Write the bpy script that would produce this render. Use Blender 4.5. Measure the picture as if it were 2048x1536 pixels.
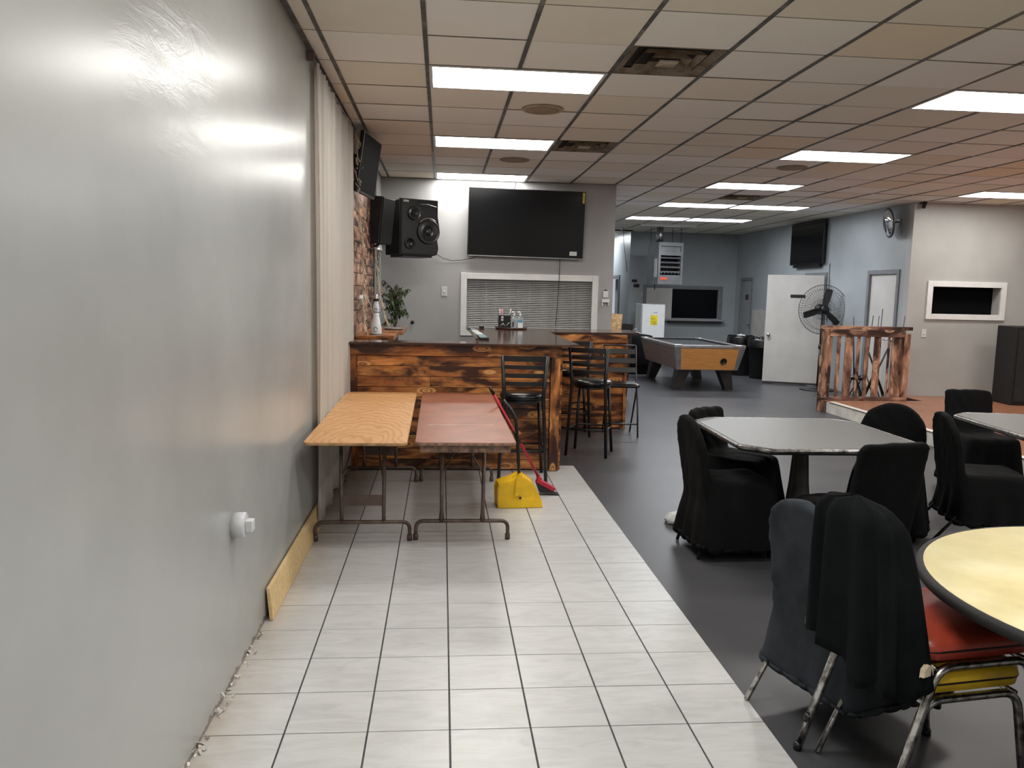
import bpy, bmesh, math, random
from mathutils import Vector, Matrix, noise
random.seed(7)
PI = math.pi
S = bpy.context.scene
for o in list(bpy.data.objects): bpy.data.objects.remove(o)
C = S.collection

# ---------------------------------------------------------------- camera
CAM_H = 1.639
def cam_axes(pitch=.1154, yaw=.0885, roll=-.0223):
    cp, sp, cy, sy, cr, sr = math.cos(pitch), math.sin(pitch), math.cos(yaw), math.sin(yaw), math.cos(roll), math.sin(roll)
    Y = Matrix(((cy, -sy, 0), (sy, cy, 0), (0, 0, 1)))
    P = Matrix(((1, 0, 0), (0, cp, -sp), (0, sp, cp)))
    R = Matrix(((cr, 0, -sr), (0, 1, 0), (sr, 0, cr)))
    return R @ P @ Y
M = cam_axes()
cd = bpy.data.cameras.new('camera'); cam = bpy.data.objects.new('camera', cd); C.objects.link(cam)
cd.sensor_width = 36; cd.lens = 1603 / 2048 * 36; cd.clip_start = .05; cd.clip_end = 100
r_, f_, u_ = M[0], M[1], M[2]
cam.matrix_world = Matrix(((r_[0], u_[0], -f_[0], 0), (r_[1], u_[1], -f_[1], 0), (r_[2], u_[2], -f_[2], CAM_H), (0, 0, 0, 1)))
S.camera = cam

# ---------------------------------------------------------------- world, exposure
w = bpy.data.worlds.new('world'); S.world = w; w.use_nodes = True
w.node_tree.nodes['Background'].inputs[0].default_value = (.75, .8, .9, 1)
w.node_tree.nodes['Background'].inputs[1].default_value = .25
S.view_settings.view_transform = 'Standard'; S.view_settings.look = 'None'
S.view_settings.gamma = 1; S.view_settings.use_curve_mapping = False
S.view_settings.exposure = 1.2
LAMP = 9.0            # radiance of the troffer diffusers

# ---------------------------------------------------------------- helpers
def lin(c):
    return tuple(((v/255)/12.92 if v/255 <= .04045 else ((v/255+.055)/1.055)**2.4) for v in c) + (1,)

def obj(name, bm, mat=None, parent=None, smooth=False, loc=None, rot=None):
    me = bpy.data.meshes.new(name)
    if isinstance(bm, bmesh.types.BMesh):
        bmesh.ops.recalc_face_normals(bm, faces=bm.faces[:])
        bm.to_mesh(me); bm.free()
    if smooth: me.shade_smooth()
    if mat:
        for m in (mat if isinstance(mat, (list, tuple)) else [mat]): me.materials.append(m)
    return link(name, me, parent, loc, rot)
def link(name, me, parent=None, loc=None, rot=None):
    o = bpy.data.objects.new(name, me); C.objects.link(o)
    if loc is not None: o.location = loc
    if rot is not None: o.rotation_euler = rot
    if parent is not None: o.parent = parent
    return o
def tag(o, label, cat, group=None):
    o['label'] = label; o['category'] = cat
    if group: o['group'] = group
    return o
def thing(name, label, cat, loc=(0, 0, 0), rz=0, group=None):
    o = bpy.data.objects.new(name, None); C.objects.link(o); o.empty_display_size = .1
    o.location = loc; o.rotation_euler = (0, 0, rz)
    return tag(o, label, cat, group)
def struct(o):
    o['kind'] = 'structure'; return o
def dup(root, loc, rz, label, group=None):
    r = root.copy(); C.objects.link(r); r.location = loc; r.rotation_euler = (0, 0, rz); r['label'] = label
    if group: r['group'] = group
    for ch in list(root.children):
        c = ch.copy(); C.objects.link(c); c.parent = r
        for g in ch.children:
            d = g.copy(); C.objects.link(d); d.parent = c
    return r
def adopt(o, p):
    mw = Matrix.LocRotScale(p.location, p.rotation_euler, None)
    o.parent = p; o.matrix_parent_inverse = mw.inverted(); return o
def NB(): return bmesh.new()
def box(bm, x0, x1, y0, y1, z0, z1, bev=0, mi=0, mat=None):
    vs = [bm.verts.new(p) for p in ((x0,y0,z0),(x1,y0,z0),(x1,y1,z0),(x0,y1,z0),(x0,y0,z1),(x1,y0,z1),(x1,y1,z1),(x0,y1,z1))]
    fs = [bm.faces.new([vs[i] for i in f]) for f in ((0,3,2,1),(4,5,6,7),(0,1,5,4),(1,2,6,5),(2,3,7,6),(3,0,4,7))]
    for f in fs: f.material_index = mi
    if mat is not None: bmesh.ops.transform(bm, matrix=mat, verts=vs)
    if bev:
        es = list({e for f in fs for e in f.edges})
        bmesh.ops.bevel(bm, geom=es, offset=bev, segments=2, affect='EDGES', profile=.5)
    return vs
def obox(name, x0, x1, y0, y1, z0, z1, m, parent=None, bev=0, **k):
    bm = NB(); box(bm, x0, x1, y0, y1, z0, z1, bev); return obj(name, bm, m, parent, **k)
def cbox(name, size, loc, m, parent=None, bev=0, rot=None):      # centred box with its own origin
    bm = NB(); a, b, c = [s/2 for s in size]; box(bm, -a, a, -b, b, -c, c, bev)
    return obj(name, bm, m, parent, loc=loc, rot=rot)
def tube(bm, pts, r, n=8, mi=0, closed=False, cap=True):
    pts = [Vector(p) for p in pts]; rings = []; N = len(pts)
    rr = r if isinstance(r, (list, tuple)) else [r]*N
    up = None
    for i, p in enumerate(pts):
        if closed: d = pts[(i+1) % N] - pts[i-1]
        else: d = (pts[min(i+1, N-1)] - pts[max(i-1, 0)])
        d.normalize()
        if up is None:
            up = Vector((0, 0, 1)) if abs(d.z) < .9 else Vector((1, 0, 0))
        a = d.cross(up)
        if a.length < 1e-4: a = d.cross(Vector((0, 1, 0)))
        a.normalize(); b = a.cross(d).normalized(); up = b
        rings.append([bm.verts.new(p + (a*math.cos(t) + b*math.sin(t))*rr[i]) for t in [2*PI*k/n for k in range(n)]])
    fs = []
    for i in range(N if closed else N-1):
        A, B = rings[i], rings[(i+1) % N]
        for k in range(n):
            f = bm.faces.new((A[k], A[(k+1) % n], B[(k+1) % n], B[k])); f.material_index = mi; f.smooth = True; fs.append(f)
    if not closed and cap:
        for R in (rings[0], rings[-1]):
            f = bm.faces.new(R); f.material_index = mi
def arc(pts, r, seg=5):
    """round the corners of a polyline"""
    pts = [Vector(p) for p in pts]; out = [pts[0]]
    for i in range(1, len(pts)-1):
        a, b, c = pts[i-1], pts[i], pts[i+1]
        u = (a-b); v = (c-b); q = min(r, u.length*.49, v.length*.49)
        p0 = b + u.normalized()*q; p1 = b + v.normalized()*q
        for k in range(seg+1):
            t = k/seg; out.append(p0*(1-t)**2 + b*2*t*(1-t) + p1*t*t)
    out.append(pts[-1]); return out
def lathe(bm, prof, n=24, c=(0, 0, 0), mi=0, mat=None):
    allv = []; rings = []
    for r, z in prof:
        if r < 1e-5: R = [bm.verts.new((c[0], c[1], c[2]+z))]
        else: R = [bm.verts.new((c[0]+r*math.cos(2*PI*k/n), c[1]+r*math.sin(2*PI*k/n), c[2]+z)) for k in range(n)]
        rings.append(R); allv += R
    for A, B in zip(rings, rings[1:]):
        for k in range(n):
            a0, a1 = A[k % len(A)], A[(k+1) % len(A)]; b0, b1 = B[k % len(B)], B[(k+1) % len(B)]
            vs = []
            for v in (a0, a1, b1, b0):
                if v not in vs: vs.append(v)
            if len(vs) > 2:
                f = bm.faces.new(vs); f.material_index = mi; f.smooth = True
    for R in (rings[0], rings[-1]):
        if len(R) > 2: bm.faces.new(R).material_index = mi
    if mat is not None: bmesh.ops.transform(bm, matrix=mat, verts=allv)
    return allv
def loft(bm, rings, cap=True, smooth=True, mi=0):
    V = [[bm.verts.new(p) for p in R] for R in rings]; n = len(V[0])
    for A, B in zip(V, V[1:]):
        for k in range(n):
            f = bm.faces.new((A[k], A[(k+1) % n], B[(k+1) % n], B[k])); f.smooth = smooth; f.material_index = mi
    if cap:
        bm.faces.new(V[0]).material_index = mi; bm.faces.new(V[-1]).material_index = mi
    return [v for R in V for v in R]
def rrect(hx, hy, r, z, n=6, cx=0, cy=0):
    out = []
    for sx, sy, a0 in ((1, 1, 0), (-1, 1, PI/2), (-1, -1, PI), (1, -1, 1.5*PI)):
        for k in range(n):
            a = a0 + PI/2*k/(n-1); out.append((cx+sx*(hx-r)+r*math.cos(a), cy+sy*(hy-r)+r*math.sin(a), z))
    return out
def prism(bm, poly, z0, z1, mi=0, mat=None, bev=0):
    a = [bm.verts.new((p[0], p[1], z0)) for p in poly]; b = [bm.verts.new((p[0], p[1], z1)) for p in poly]; n = len(poly)
    fs = [bm.faces.new(a), bm.faces.new(b)] + [bm.faces.new((a[k], a[(k+1) % n], b[(k+1) % n], b[k])) for k in range(n)]
    for f in fs: f.material_index = mi
    if mat is not None: bmesh.ops.transform(bm, matrix=mat, verts=a+b)
    if bev: bmesh.ops.bevel(bm, geom=list({e for f in fs[:2] for e in f.edges}), offset=bev, segments=2, affect='EDGES')
def T(loc=(0, 0, 0), rx=0, ry=0, rz=0):
    return Matrix.Translation(loc) @ Matrix.Rotation(rz, 4, 'Z') @ Matrix.Rotation(ry, 4, 'Y') @ Matrix.Rotation(rx, 4, 'X')

# ---------------------------------------------------------------- materials
class NT:
    def __init__(s, name):
        s.m = bpy.data.materials.new(name); s.m.use_nodes = True; s.t = s.m.node_tree; s.b = s.t.nodes['Principled BSDF']
    def n(s, typ, **k):
        x = s.t.nodes.new(typ)
        for a, v in k.items():
            if a.startswith('i_'): x.inputs[a[2:].replace('_', ' ')].default_value = v
            else: setattr(x, a, v)
        return x
    def l(s, a, b): s.t.links.new(a, b)
    def ramp(s, src, stops):
        r = s.n('ShaderNodeValToRGB'); e = r.color_ramp.elements
        while len(e) < len(stops): e.new(.5)
        for el, (p, c) in zip(e, stops): el.position = p; el.color = lin(c)
        s.l(src, r.inputs[0]); return r
    def coords(s, kind='Object', scale=(1, 1, 1), rand=False):
        if kind == 'World':
            src = s.n('ShaderNodeNewGeometry').outputs['Position']
        else: src = s.n('ShaderNodeTexCoord').outputs[kind]
        if rand:
            oi = s.n('ShaderNodeObjectInfo'); mu = s.n('ShaderNodeMath', operation='MULTIPLY'); mu.inputs[1].default_value = 37.
            s.l(oi.outputs['Random'], mu.inputs[0]); ad = s.n('ShaderNodeVectorMath', operation='ADD')
            s.l(src, ad.inputs[0]); s.l(mu.outputs[0], ad.inputs[1]); src = ad.outputs[0]
        mp = s.n('ShaderNodeMapping'); mp.inputs['Scale'].default_value = scale
        s.l(src, mp.inputs[0]); return mp.outputs[0]
    def noise(s, vec, scale=5, detail=4, rough=.55, dist=0):
        x = s.n('ShaderNodeTexNoise'); x.inputs['Scale'].default_value = scale; x.inputs['Detail'].default_value = detail
        x.inputs['Roughness'].default_value = rough; x.inputs['Distortion'].default_value = dist
        if vec is not None: s.l(vec, x.inputs['Vector'])
        return x.outputs['Fac']
    def mix(s, f, a, b, mode='MIX'):
        x = s.n('ShaderNodeMix', data_type='RGBA', blend_type=mode)
        for i, v in ((0, f), (6, a), (7, b)):
            if hasattr(v, 'links'): s.l(v, x.inputs[i])
            else: x.inputs[i].default_value = v
        return x.outputs[2]
    def bump(s, h, strength=.3, dist=.01, prev=None):
        x = s.n('ShaderNodeBump'); x.inputs['Strength'].default_value = strength; x.inputs['Distance'].default_value = dist
        s.l(h, x.inputs['Height'])
        if prev is not None: s.l(prev, x.inputs['Normal'])
        s.l(x.outputs[0], s.b.inputs['Normal']); return x.outputs[0]
    def base(s, v, rough=.5, metal=0, spec=.5):
        if hasattr(v, 'links'): s.l(v, s.b.inputs['Base Color'])
        else: s.b.inputs['Base Color'].default_value = v
        s.b.inputs['Roughness'].default_value = rough; s.b.inputs['Metallic'].default_value = metal
        s.b.inputs['Specular IOR Level'].default_value = spec
def simple(name, c, rough=.5, metal=0, var=.12, scale=8, bump=0, spec=.5, bscale=60):
    q = NT(name); v = q.coords('Object'); f = q.noise(v, scale)
    d = tuple(max(0, x*(1-var)) for x in c); e = tuple(min(255, x*(1+var)) for x in c)
    q.base(q.ramp(f, [(.3, d), (.7, e)]).outputs[0], rough, metal, spec)
    if bump: q.bump(q.noise(v, bscale, 3), bump, .004)
    return q.m
def emit(name, c, s):
    q = NT(name); q.base(lin(c)); q.b.inputs['Emission Color'].default_value = lin(c); q.b.inputs['Emission Strength'].default_value = s; return q.m

def paint(name, c, rough=.32, gloss=.5, patch=0, warm=None):
    q = NT(name); v = q.coords('World'); f = q.noise(v, 1.1, 5)
    d = tuple(x*.955 for x in c); e = tuple(min(255, x*1.03) for x in c)
    col = q.ramp(f, [(.35, d), (.65, warm or e)]).outputs[0]
    sp = q.noise(v, 23, 2, .5); sr = q.ramp(sp, [(.80, (0, 0, 0)), (.83, (255, 255, 255))]).outputs[0]
    col = q.mix(sr, col, lin(tuple(min(255, x*1.1) for x in c)))
    q.base(col, rough, 0, gloss)
    v2 = q.coords('World', (1, 2.5, .25)); b1 = q.bump(q.noise(v2, 2.2, 2), .06, .005)
    b2 = q.bump(q.noise(v, 140, 2), .10, .001, b1)
    return q
M_wallL = paint('wall_paint_left', (160, 161, 159), .27, .45)
def add_scrapes(q):
    v = q.coords('World', (1, .5, 2.2)); n = q.noise(v, 5, 6, .7, 1.2)
    vd = q.n('ShaderNodeVectorMath', operation='DISTANCE'); q.l(q.coords('World', (1, 1, 1.6)), vd.inputs[0]); vd.inputs[1].default_value = (-.85, 2.75, 2.35*1.6)
    r = q.ramp(vd.outputs['Value'], [(.25, (255, 255, 255)), (.62, (0, 0, 0))]).outputs[0]
    mu = q.n('ShaderNodeMath', operation='MULTIPLY'); q.l(n, mu.inputs[0]); q.l(r, mu.inputs[1])
    prev = q.b.inputs['Normal'].links[0].from_socket
    q.bump(mu.outputs[0], .22, .012, prev)
    # dirt and peeling along the foot of the wall (z < 5 cm)
    g = q.n('ShaderNodeNewGeometry'); sp = q.n('ShaderNodeSeparateXYZ'); q.l(g.outputs['Position'], sp.inputs[0])
    nz = q.noise(q.coords('World', (1, 1, 1)), 14, 6, .7)
    m1 = q.n('ShaderNodeMath', operation='MULTIPLY'); m1.inputs[1].default_value = .14; q.l(nz, m1.inputs[0])
    lt = q.n('ShaderNodeMath', operation='LESS_THAN'); q.l(sp.outputs['Z'], lt.inputs[0])
    m2 = q.n('ShaderNodeMath', operation='SUBTRACT'); q.l(m1.outputs[0], m2.inputs[0]); m2.inputs[1].default_value = .045
    q.l(m2.outputs[0], lt.inputs[1])
    old = q.b.inputs['Base Color'].links[0].from_socket
    q.l(q.mix(lt.outputs[0], old, lin((112, 104, 96))), q.b.inputs['Base Color'])
add_scrapes(M_wallL); M_wallL = M_wallL.m
M_wallB = paint('wall_paint_grey', (168, 167, 167), .38, .4).m
M_wallCool = paint('wall_grey_cool_lit', (158, 164, 166), .36, .5).m  # same grey paint with the cool tint of local lights in its colour
M_wallR = paint('wall_paint_warm_grey', (172, 171, 168), .42, .4).m
M_trimW = simple('white_trim_paint', (222, 222, 220), .35, var=.03)
M_trimG = simple('grey_trim_paint', (118, 120, 124), .4, var=.06)
M_doorW = simple('door_paint_off_white', (196, 193, 188), .4, var=.03, scale=3)
M_doorG = simple('door_paint_grey', (150, 152, 152), .4, var=.03, scale=3)
M_blk = simple('black_plastic', (14, 14, 15), .35, var=.2)
M_blkmat = simple('black_matte', (13, 13, 14), .7, var=.2)
M_void = simple('unlit_room_black', (7, 7, 10), .9, var=.1, spec=.1)  # near-black colour stands in for the darkness of unlit rooms
M_dull = simple('dull_black_screen', (9, 9, 10), .8, var=.1, spec=.08)
M_screen = NT('tv_glass'); M_screen.base(lin((7, 7, 9)), .09, 0, .5); M_screen = M_screen.m
M_metalblk = simple('black_powder_coat', (17, 17, 19), .38, 0, var=.2, spec=.5)
M_vinyl = simple('black_vinyl', (12, 12, 13), .28, var=.15, bump=.1)
M_chrome = NT('chrome'); q = M_chrome; q.base(q.ramp(q.noise(q.coords('Object'), 30, 5), [(.4, (120, 116, 110)), (.6, (205, 203, 200))]).outputs[0], .22, 1); M_chrome = q.m
M_steel = simple('brushed_steel', (175, 176, 178), .35, 1, var=.1)
M_bronze = simple('brown_metal_tube', (98, 84, 76), .45, .5, var=.22, scale=14)
M_plate = simple('switch_plate', (200, 200, 198), .4, var=.02)
M_white = simple('white_enamel', (226, 226, 224), .3, var=.02)
M_cord = simple('black_cord', (16, 16, 17), .6)
M_yel = simple('yellow_plastic', (232, 186, 22), .38, var=.06, scale=9, bump=.05)
M_red = simple('red_broom_plastic', (168, 24, 48), .35, var=.1)
M_dirt = simple('dirt_flakes', (188, 182, 174), .8, var=.3, scale=30)
M_rawpine = NT('raw_pine'); q = M_rawpine; q.base(q.ramp(q.noise(q.coords('Object', (2, 30, 12)), 2, 5, .6, .4), [(.3, (190, 158, 108)), (.7, (222, 196, 148))]).outputs[0], .55); M_rawpine = q.m

# floor tile: pale marbled ceramic
q = NT('floor_tile_ceramic'); v = q.coords('World', (1, 1, 1)); vr = q.coords('World', (.7, 2.6, 1), rand=True)
c = q.ramp(q.noise(vr, 5, 6, .6, 1.6), [(.3, (178, 178, 177)), (.55, (191, 191, 190)), (.75, (197, 197, 196))]).outputs[0]
gr = q.ramp(q.noise(v, 2.4, 6, .65), [(.66, (0, 0, 0)), (.8, (200, 200, 200))]).outputs[0]
c = q.mix(gr, c, lin((168, 160, 150)))
g = q.n('ShaderNodeNewGeometry'); sx = q.n('ShaderNodeSeparateXYZ'); q.l(g.outputs['Position'], sx.inputs[0])
mr = q.n('ShaderNodeMapRange'); q.l(sx.outputs['X'], mr.inputs[0]); mr.inputs[1].default_value = -.86; mr.inputs[2].default_value = -.62; mr.inputs[3].default_value = .9; mr.inputs[4].default_value = 0
mm = q.n('ShaderNodeMath', operation='MULTIPLY'); q.l(mr.outputs[0], mm.inputs[0]); q.l(q.noise(v, 9, 5, .7), mm.inputs[1])
c = q.mix(mm.outputs[0], c, lin((150, 126, 98)))
q.base(c, .3, 0, .5); q.bump(q.noise(v, 12, 3), .06, .004); M_tile = q.m
M_grout = simple('dark_grout', (62, 62, 62), .8, var=.2, scale=20)
# dark floor
q = NT('dark_floor_coating'); v = q.coords('World')
c = q.ramp(q.noise(v, 1.3, 6, .6), [(.3, (60, 60, 63)), (.7, (74, 74, 77))]).outputs[0]
sp = q.ramp(q.noise(v, 42, 3, .6), [(.70, (0, 0, 0)), (.78, (160, 160, 160))]).outputs[0]
c = q.mix(sp, c, lin((104, 104, 106)))
st = q.ramp(q.noise(q.coords('World', (1, 3, 1)), 1.6, 7, .75, .8), [(.62, (0, 0, 0)), (.75, (120, 120, 120))]).outputs[0]
c = q.mix(st, c, lin((94, 94, 97)))
q.base(c, .38, 0, .5); q.bump(q.noise(v, 60, 3), .12, .003); M_floor = q.m
# ceiling tile
q = NT('ceiling_tile_mineral'); oi = q.n('ShaderNodeObjectInfo'); v = q.coords('World')
c = q.ramp(oi.outputs['Random'], [(0, (232, 226, 210)), (.3, (239, 237, 230)), (.75, (244, 243, 238)), (.93, (236, 224, 202))]).outputs[0]
stn = q.ramp(q.noise(v, 1.4, 4, .6), [(.60, (0, 0, 0)), (.80, (110, 110, 110))]).outputs[0]
c = q.mix(stn, c, lin((200, 174, 134))); q.base(c, .75, 0, .3)
q.bump(q.noise(v, 220, 2), .3, .002); M_ctile = q.m
q = NT('ceiling_grid_grimy'); c = q.ramp(q.noise(q.coords('World', (1, 1, 1)), 6, 6, .7), [(.35, (50, 48, 45)), (.55, (92, 91, 86)), (.75, (150, 148, 142))]).outputs[0]
q.base(c, .5, .0); M_grid = q.m
M_gridthin = simple('ceiling_cross_tee', (120, 114, 102), .6, var=.3, scale=3)
M_lamp = emit('lamp_diffuser', (255, 253, 248), LAMP)
M_lampcool = emit('lamp_diffuser_cool', (243, 248, 255), LAMP*1.1)
M_troffer = simple('troffer_white', (205, 205, 203), .4, var=.04)
# burnt pine
def burnt(name, char=.46, sat=1):
    q = NT(name)
    v = q.coords('Object', (1.1, 5, 5), rand=True)
    grain = q.noise(q.coords('Object', (1.6, 34, 34), rand=True), 2.2, 5, .65, .9)
    wood = q.ramp(grain, [(.25, (140, 76, 34)), (.45, (196, 122, 62)), (.62, (218, 150, 86)), (.8, (232, 176, 112))]).outputs[0]
    burn = q.ramp(q.noise(q.coords('Object', (2.0, 6, 6), rand=True), 1.3, 4, .6, .5), [(char-.07, (255, 255, 255)), (char+.12, (0, 0, 0))]).outputs[0]
    c = q.mix(burn, wood, lin((56, 26, 14)))
    mid = q.ramp(q.noise(v, 2.1, 3, .5), [(.36, (200, 200, 200)), (.52, (0, 0, 0))]).outputs[0]
    c = q.mix(mid, c, lin((128, 66, 30)))
    # knots
    vo = q.n('ShaderNodeTexVoronoi', feature='F1'); vo.inputs['Scale'].default_value = 1.0
    q.l(q.coords('Object', (2.6, 7, 7), rand=True), vo.inputs['Vector'])
    kd = vo.outputs['Distance']
    ring = q.ramp(kd, [(0, (60, 26, 12)), (.08, (224, 160, 92)), (.13, (120, 60, 28)), (.19, (230, 172, 106))]).outputs[0]
    km = q.ramp(kd, [(.17, (255, 255, 255)), (.24, (0, 0, 0))]).outputs[0]
    c = q.mix(km, c, ring)
    if sat != 1:
        hs = q.n('ShaderNodeHueSaturation'); hs.inputs['Saturation'].default_value = sat; q.l(c, hs.inputs['Color']); c = hs.outputs[0]
    q.base(c, .33, 0, .5); q.bump(grain, .15, .003); return q.m
M_burnt = burnt('torched_pine', .50)
M_burntwall = burnt('torched_pallet_wood', .50, .72)
M_railwood = burnt('torched_railing_wood', .50, .72)
q = NT('epoxy_bar_top'); v = q.coords('Object', (1.5, 12, 5))
q.base(q.ramp(q.noise(v, 2, 5, .6, .5), [(.3, (48, 30, 24)), (.7, (92, 60, 46))]).outputs[0], .12, 0, .6); M_bartop = q.m
q = NT('plywood_top'); v = q.coords('Object', (1, 1, 1))
wv = q.n('ShaderNodeTexWave', wave_type='RINGS', rings_direction='SPHERICAL'); wv.inputs['Scale'].default_value = 5; wv.inputs['Distortion'].default_value = 10
wv.inputs['Detail'].default_value = 3; wv.inputs['Detail Scale'].default_value = 1.2; q.l(q.coords('Object', (1.5, .55, .2)), wv.inputs['Vector'])
c = q.ramp(wv.outputs['Fac'], [(0, (182, 132, 84)), (.3, (196, 147, 97)), (1, (203, 156, 105))]).outputs[0]
c = q.mix(q.ramp(q.noise(q.coords('Object', (1, 1, 1)), 3, 5), [(.5, (0, 0, 0)), (.8, (150, 150, 150))]).outputs[0], c, lin((160, 112, 72)))
q.base(c, .42); M_ply = q.m
q = NT('worn_brown_top'); v = q.coords('Object')
c = q.ramp(q.noise(v, 4, 6, .6), [(.3, (118, 66, 42)), (.7, (150, 88, 60))]).outputs[0]
sc = q.ramp(q.noise(q.coords('Object', (3, 22, 1)), 3, 7, .8), [(.68, (0, 0, 0)), (.76, (220, 220, 220))]).outputs[0]
c = q.mix(sc, c, lin((184, 144, 124)))
sp = q.ramp(q.noise(v, 34, 4, .6), [(.70, (0, 0, 0)), (.76, (200, 200, 200))]).outputs[0]
c = q.mix(sp, c, lin((196, 168, 150)))
q.base(c, .4); M_worn = q.m
M_pine2 = simple('table_edge_wood', (150, 116, 82), .6, var=.25, scale=20)
M_edge = simple('scuffed_brown_edge', (118, 92, 76), .6, var=.35, scale=30)
# cloth
def cloth(name, c, rough=.85):
    q = NT(name); v = q.coords('Object')
    q.base(q.ramp(q.noise(v, 5, 4), [(.3, tuple(x*.8 for x in c)), (.7, tuple(x*1.15 for x in c))]).outputs[0], rough, 0, .25)
    q.b.inputs['Specular IOR Level'].default_value = .12
    b = q.bump(q.noise(q.coords('Object', (14, 14, 1.5)), 1.6, 3), .35, .012); q.bump(q.noise(v, 260, 2), .15, .001, b); return q.m
M_cloth = cloth('black_spandex_cloth', (13, 13, 14))
M_cloth2 = cloth('charcoal_stretch_cloth', (50, 54, 59))
M_cloth3 = cloth('black_jersey_cloth', (30, 34, 35))
q = NT('white_curtain_voile'); q.base(lin((226, 220, 212)), .8, 0, .2); q.bump(q.noise(q.coords('World', (8, 30, .6)), 1.5, 3), .3, .01)
q.b.inputs['Subsurface Weight'].default_value = 0; M_curt = q.m
q = NT('stage_laminate'); v = q.coords('World', (5, 1, 1))
q.base(q.ramp(q.noise(v, 3, 6, .6), [(.3, (134, 88, 66)), (.7, (164, 112, 84))]).outputs[0], .3, 0, .5); M_stage = q.m
M_riser = simple('riser_white_scuffed', (206, 202, 194), .55, var=.1, scale=5)
q = NT('table_laminate_grey'); v = q.coords('World')
q.base(q.ramp(q.noise(v, 160, 2), [(.4, (72, 70, 68)), (.6, (92, 90, 87))]).outputs[0], .4, 0, .5); M_lam = q.m
M_cream = simple('cream_laminate', (238, 222, 164), .35, var=.025, scale=14)
M_redv = NT('red_vinyl_worn'); q = M_redv
q.base(q.ramp(q.noise(q.coords('Object'), 4, 4), [(.35, (128, 40, 26)), (.6, (166, 66, 46))]).outputs[0], .35); q.bump(q.noise(q.coords('Object'), 30, 3), .15, .004); M_redv = q.m
M_yelv = simple('yellow_vinyl', (206, 168, 36), .4, var=.12)
M_oak = NT('pool_table_oak'); q = M_oak; q.base(q.ramp(q.noise(q.coords('Object', (2, 2, 22)), 2, 5, .6, .5), [(.3, (186, 122, 62)), (.7, (214, 152, 88))]).outputs[0], .4); M_oak = q.m
M_oakd = NT('pool_table_wood_dark'); q = M_oakd; q.base(q.ramp(q.noise(q.coords('Object', (2, 2, 22)), 2, 5, .6, .5), [(.3, (120, 96, 84)), (.7, (146, 118, 102))]).outputs[0], .4); M_oakd = q.m  # same grain as the oak in a darker brown-grey
M_felt = simple('black_felt', (34, 36, 37), .9)
M_leg = simple('dark_leg_wood', (44, 40, 38), .5, var=.2)
M_leaf = simple('ficus_leaf', (72, 84, 58), .5, var=.5, scale=14)
M_trunk = simple('ficus_trunk', (96, 84, 72), .8, var=.2)
M_cable = simple('clear_wire', (196, 178, 152), .4, var=.1)
M_glassy = NT('clear_bottle'); q = M_glassy; q.base(lin((214, 226, 230)), .08); q.b.inputs['Transmission Weight'].default_value = .75; q.b.inputs['IOR'].default_value = 1.33; M_glassy = q.m
M_blue = simple('blue_label', (60, 150, 196), .4)
M_ener = simple('yellow_energy_label', (232, 206, 40), .5)
M_osb = simple('osb_board', (206, 170, 128), .7, var=.25, scale=30)
M_mirror = NT('mirror'); M_mirror.base(lin((225, 228, 230)), .03, 1); M_mirror = M_mirror.m
M_heater = simple('heater_grey', (120, 121, 122), .42, .3, var=.12, scale=3)
M_badge = simple('orange_red_badge', (214, 84, 60), .5)
M_dkhatch = simple('dark_opening', (7, 8, 13), .3, var=.1, spec=.15)  # darkness inside the far hatch, put into the colour
M_vent = NT('grimy_vent'); q = M_vent; q.base(q.ramp(q.noise(q.coords('Object'), 4, 5, .65), [(.35, (112, 96, 76)), (.5, (172, 158, 138)), (.7, (206, 198, 184))]).outputs[0], .6); M_vent = q.m
M_ventdk = simple('vent_dark_back', (24, 22, 20), .8)  # near-black colour for the plate behind the vent cones
M_spk = simple('ceiling_speaker_grille', (150, 134, 112), .7, var=.08)

Z = 3.107
XW = -.85
# ================================================================ SETTING
# floor: dark coating slab, tiles set on it
def slab(name, x0, x1, y0, y1, z0, z1, m, parent=None):
    return obox(name, x0, x1, y0, y1, z0, z1, m, parent)
floor = struct(slab('floor', 1.262, 10.3, -3.2, 26, -.12, 0, M_floor))
f2 = slab('floor_strip', -1.0, 1.262, 7.3, 26, -.12, -.001, M_floor, floor)
slab('grout_bed', -1.0, 1.262, -3.2, 7.3, -.12, -.0025, M_grout, floor)
TS, TX, TY = .305, -.868, 4.6737
bm = NB(); box(bm, .0035, TS-.0035, .0022, TS-.0022, -.010, 0, .0012); tme = obj('tile', bm, M_tile, floor).data
bpy.data.objects.remove(C.objects['tile'])
for j in range(-11, 9):
    for i in range(7):
        link('tile', tme, floor, (TX+i*TS, TY+j*TS, random.uniform(-.0006, .0004)))
slab('tile_behind_view', TX, 1.262, -3.2, TY-11*TS-.003, -.01, 0, M_tile, floor)

# walls
wl = struct(slab('wall_left', XW-.15, XW, -3.2, 10.25, 0, Z+.05, M_wallL))
wlb = struct(slab('wall_left_rear', XW-.15, XW+.02, 10.25, 11.0, 0, Z+.05, M_wallB))
# back wall with the pass-through window
wx0, wx1, wz0, wz1 = .325, 2.065, 1.10, 1.80
bm = NB()
box(bm, XW-.15, wx0, 11, 11.15, 0, Z+.05); box(bm, wx1, 2.345, 11, 11.15, 0, Z+.05)
box(bm, wx0, wx1, 11, 11.15, 0, wz0); box(bm, wx0, wx1, 11, 11.15, wz1, Z+.05)
box(bm, 2.20, 2.345, 11.15, 19.0, 0, Z+.05)
wb = struct(obj('wall_back', bm, M_wallB))
slab('pass_dark_sheet', wx0-.05, wx1+.05, 11.35, 11.38, wz0-.2, wz1+.2, M_void, wb)  # black sheet painted as the dark behind the blinds
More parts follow.
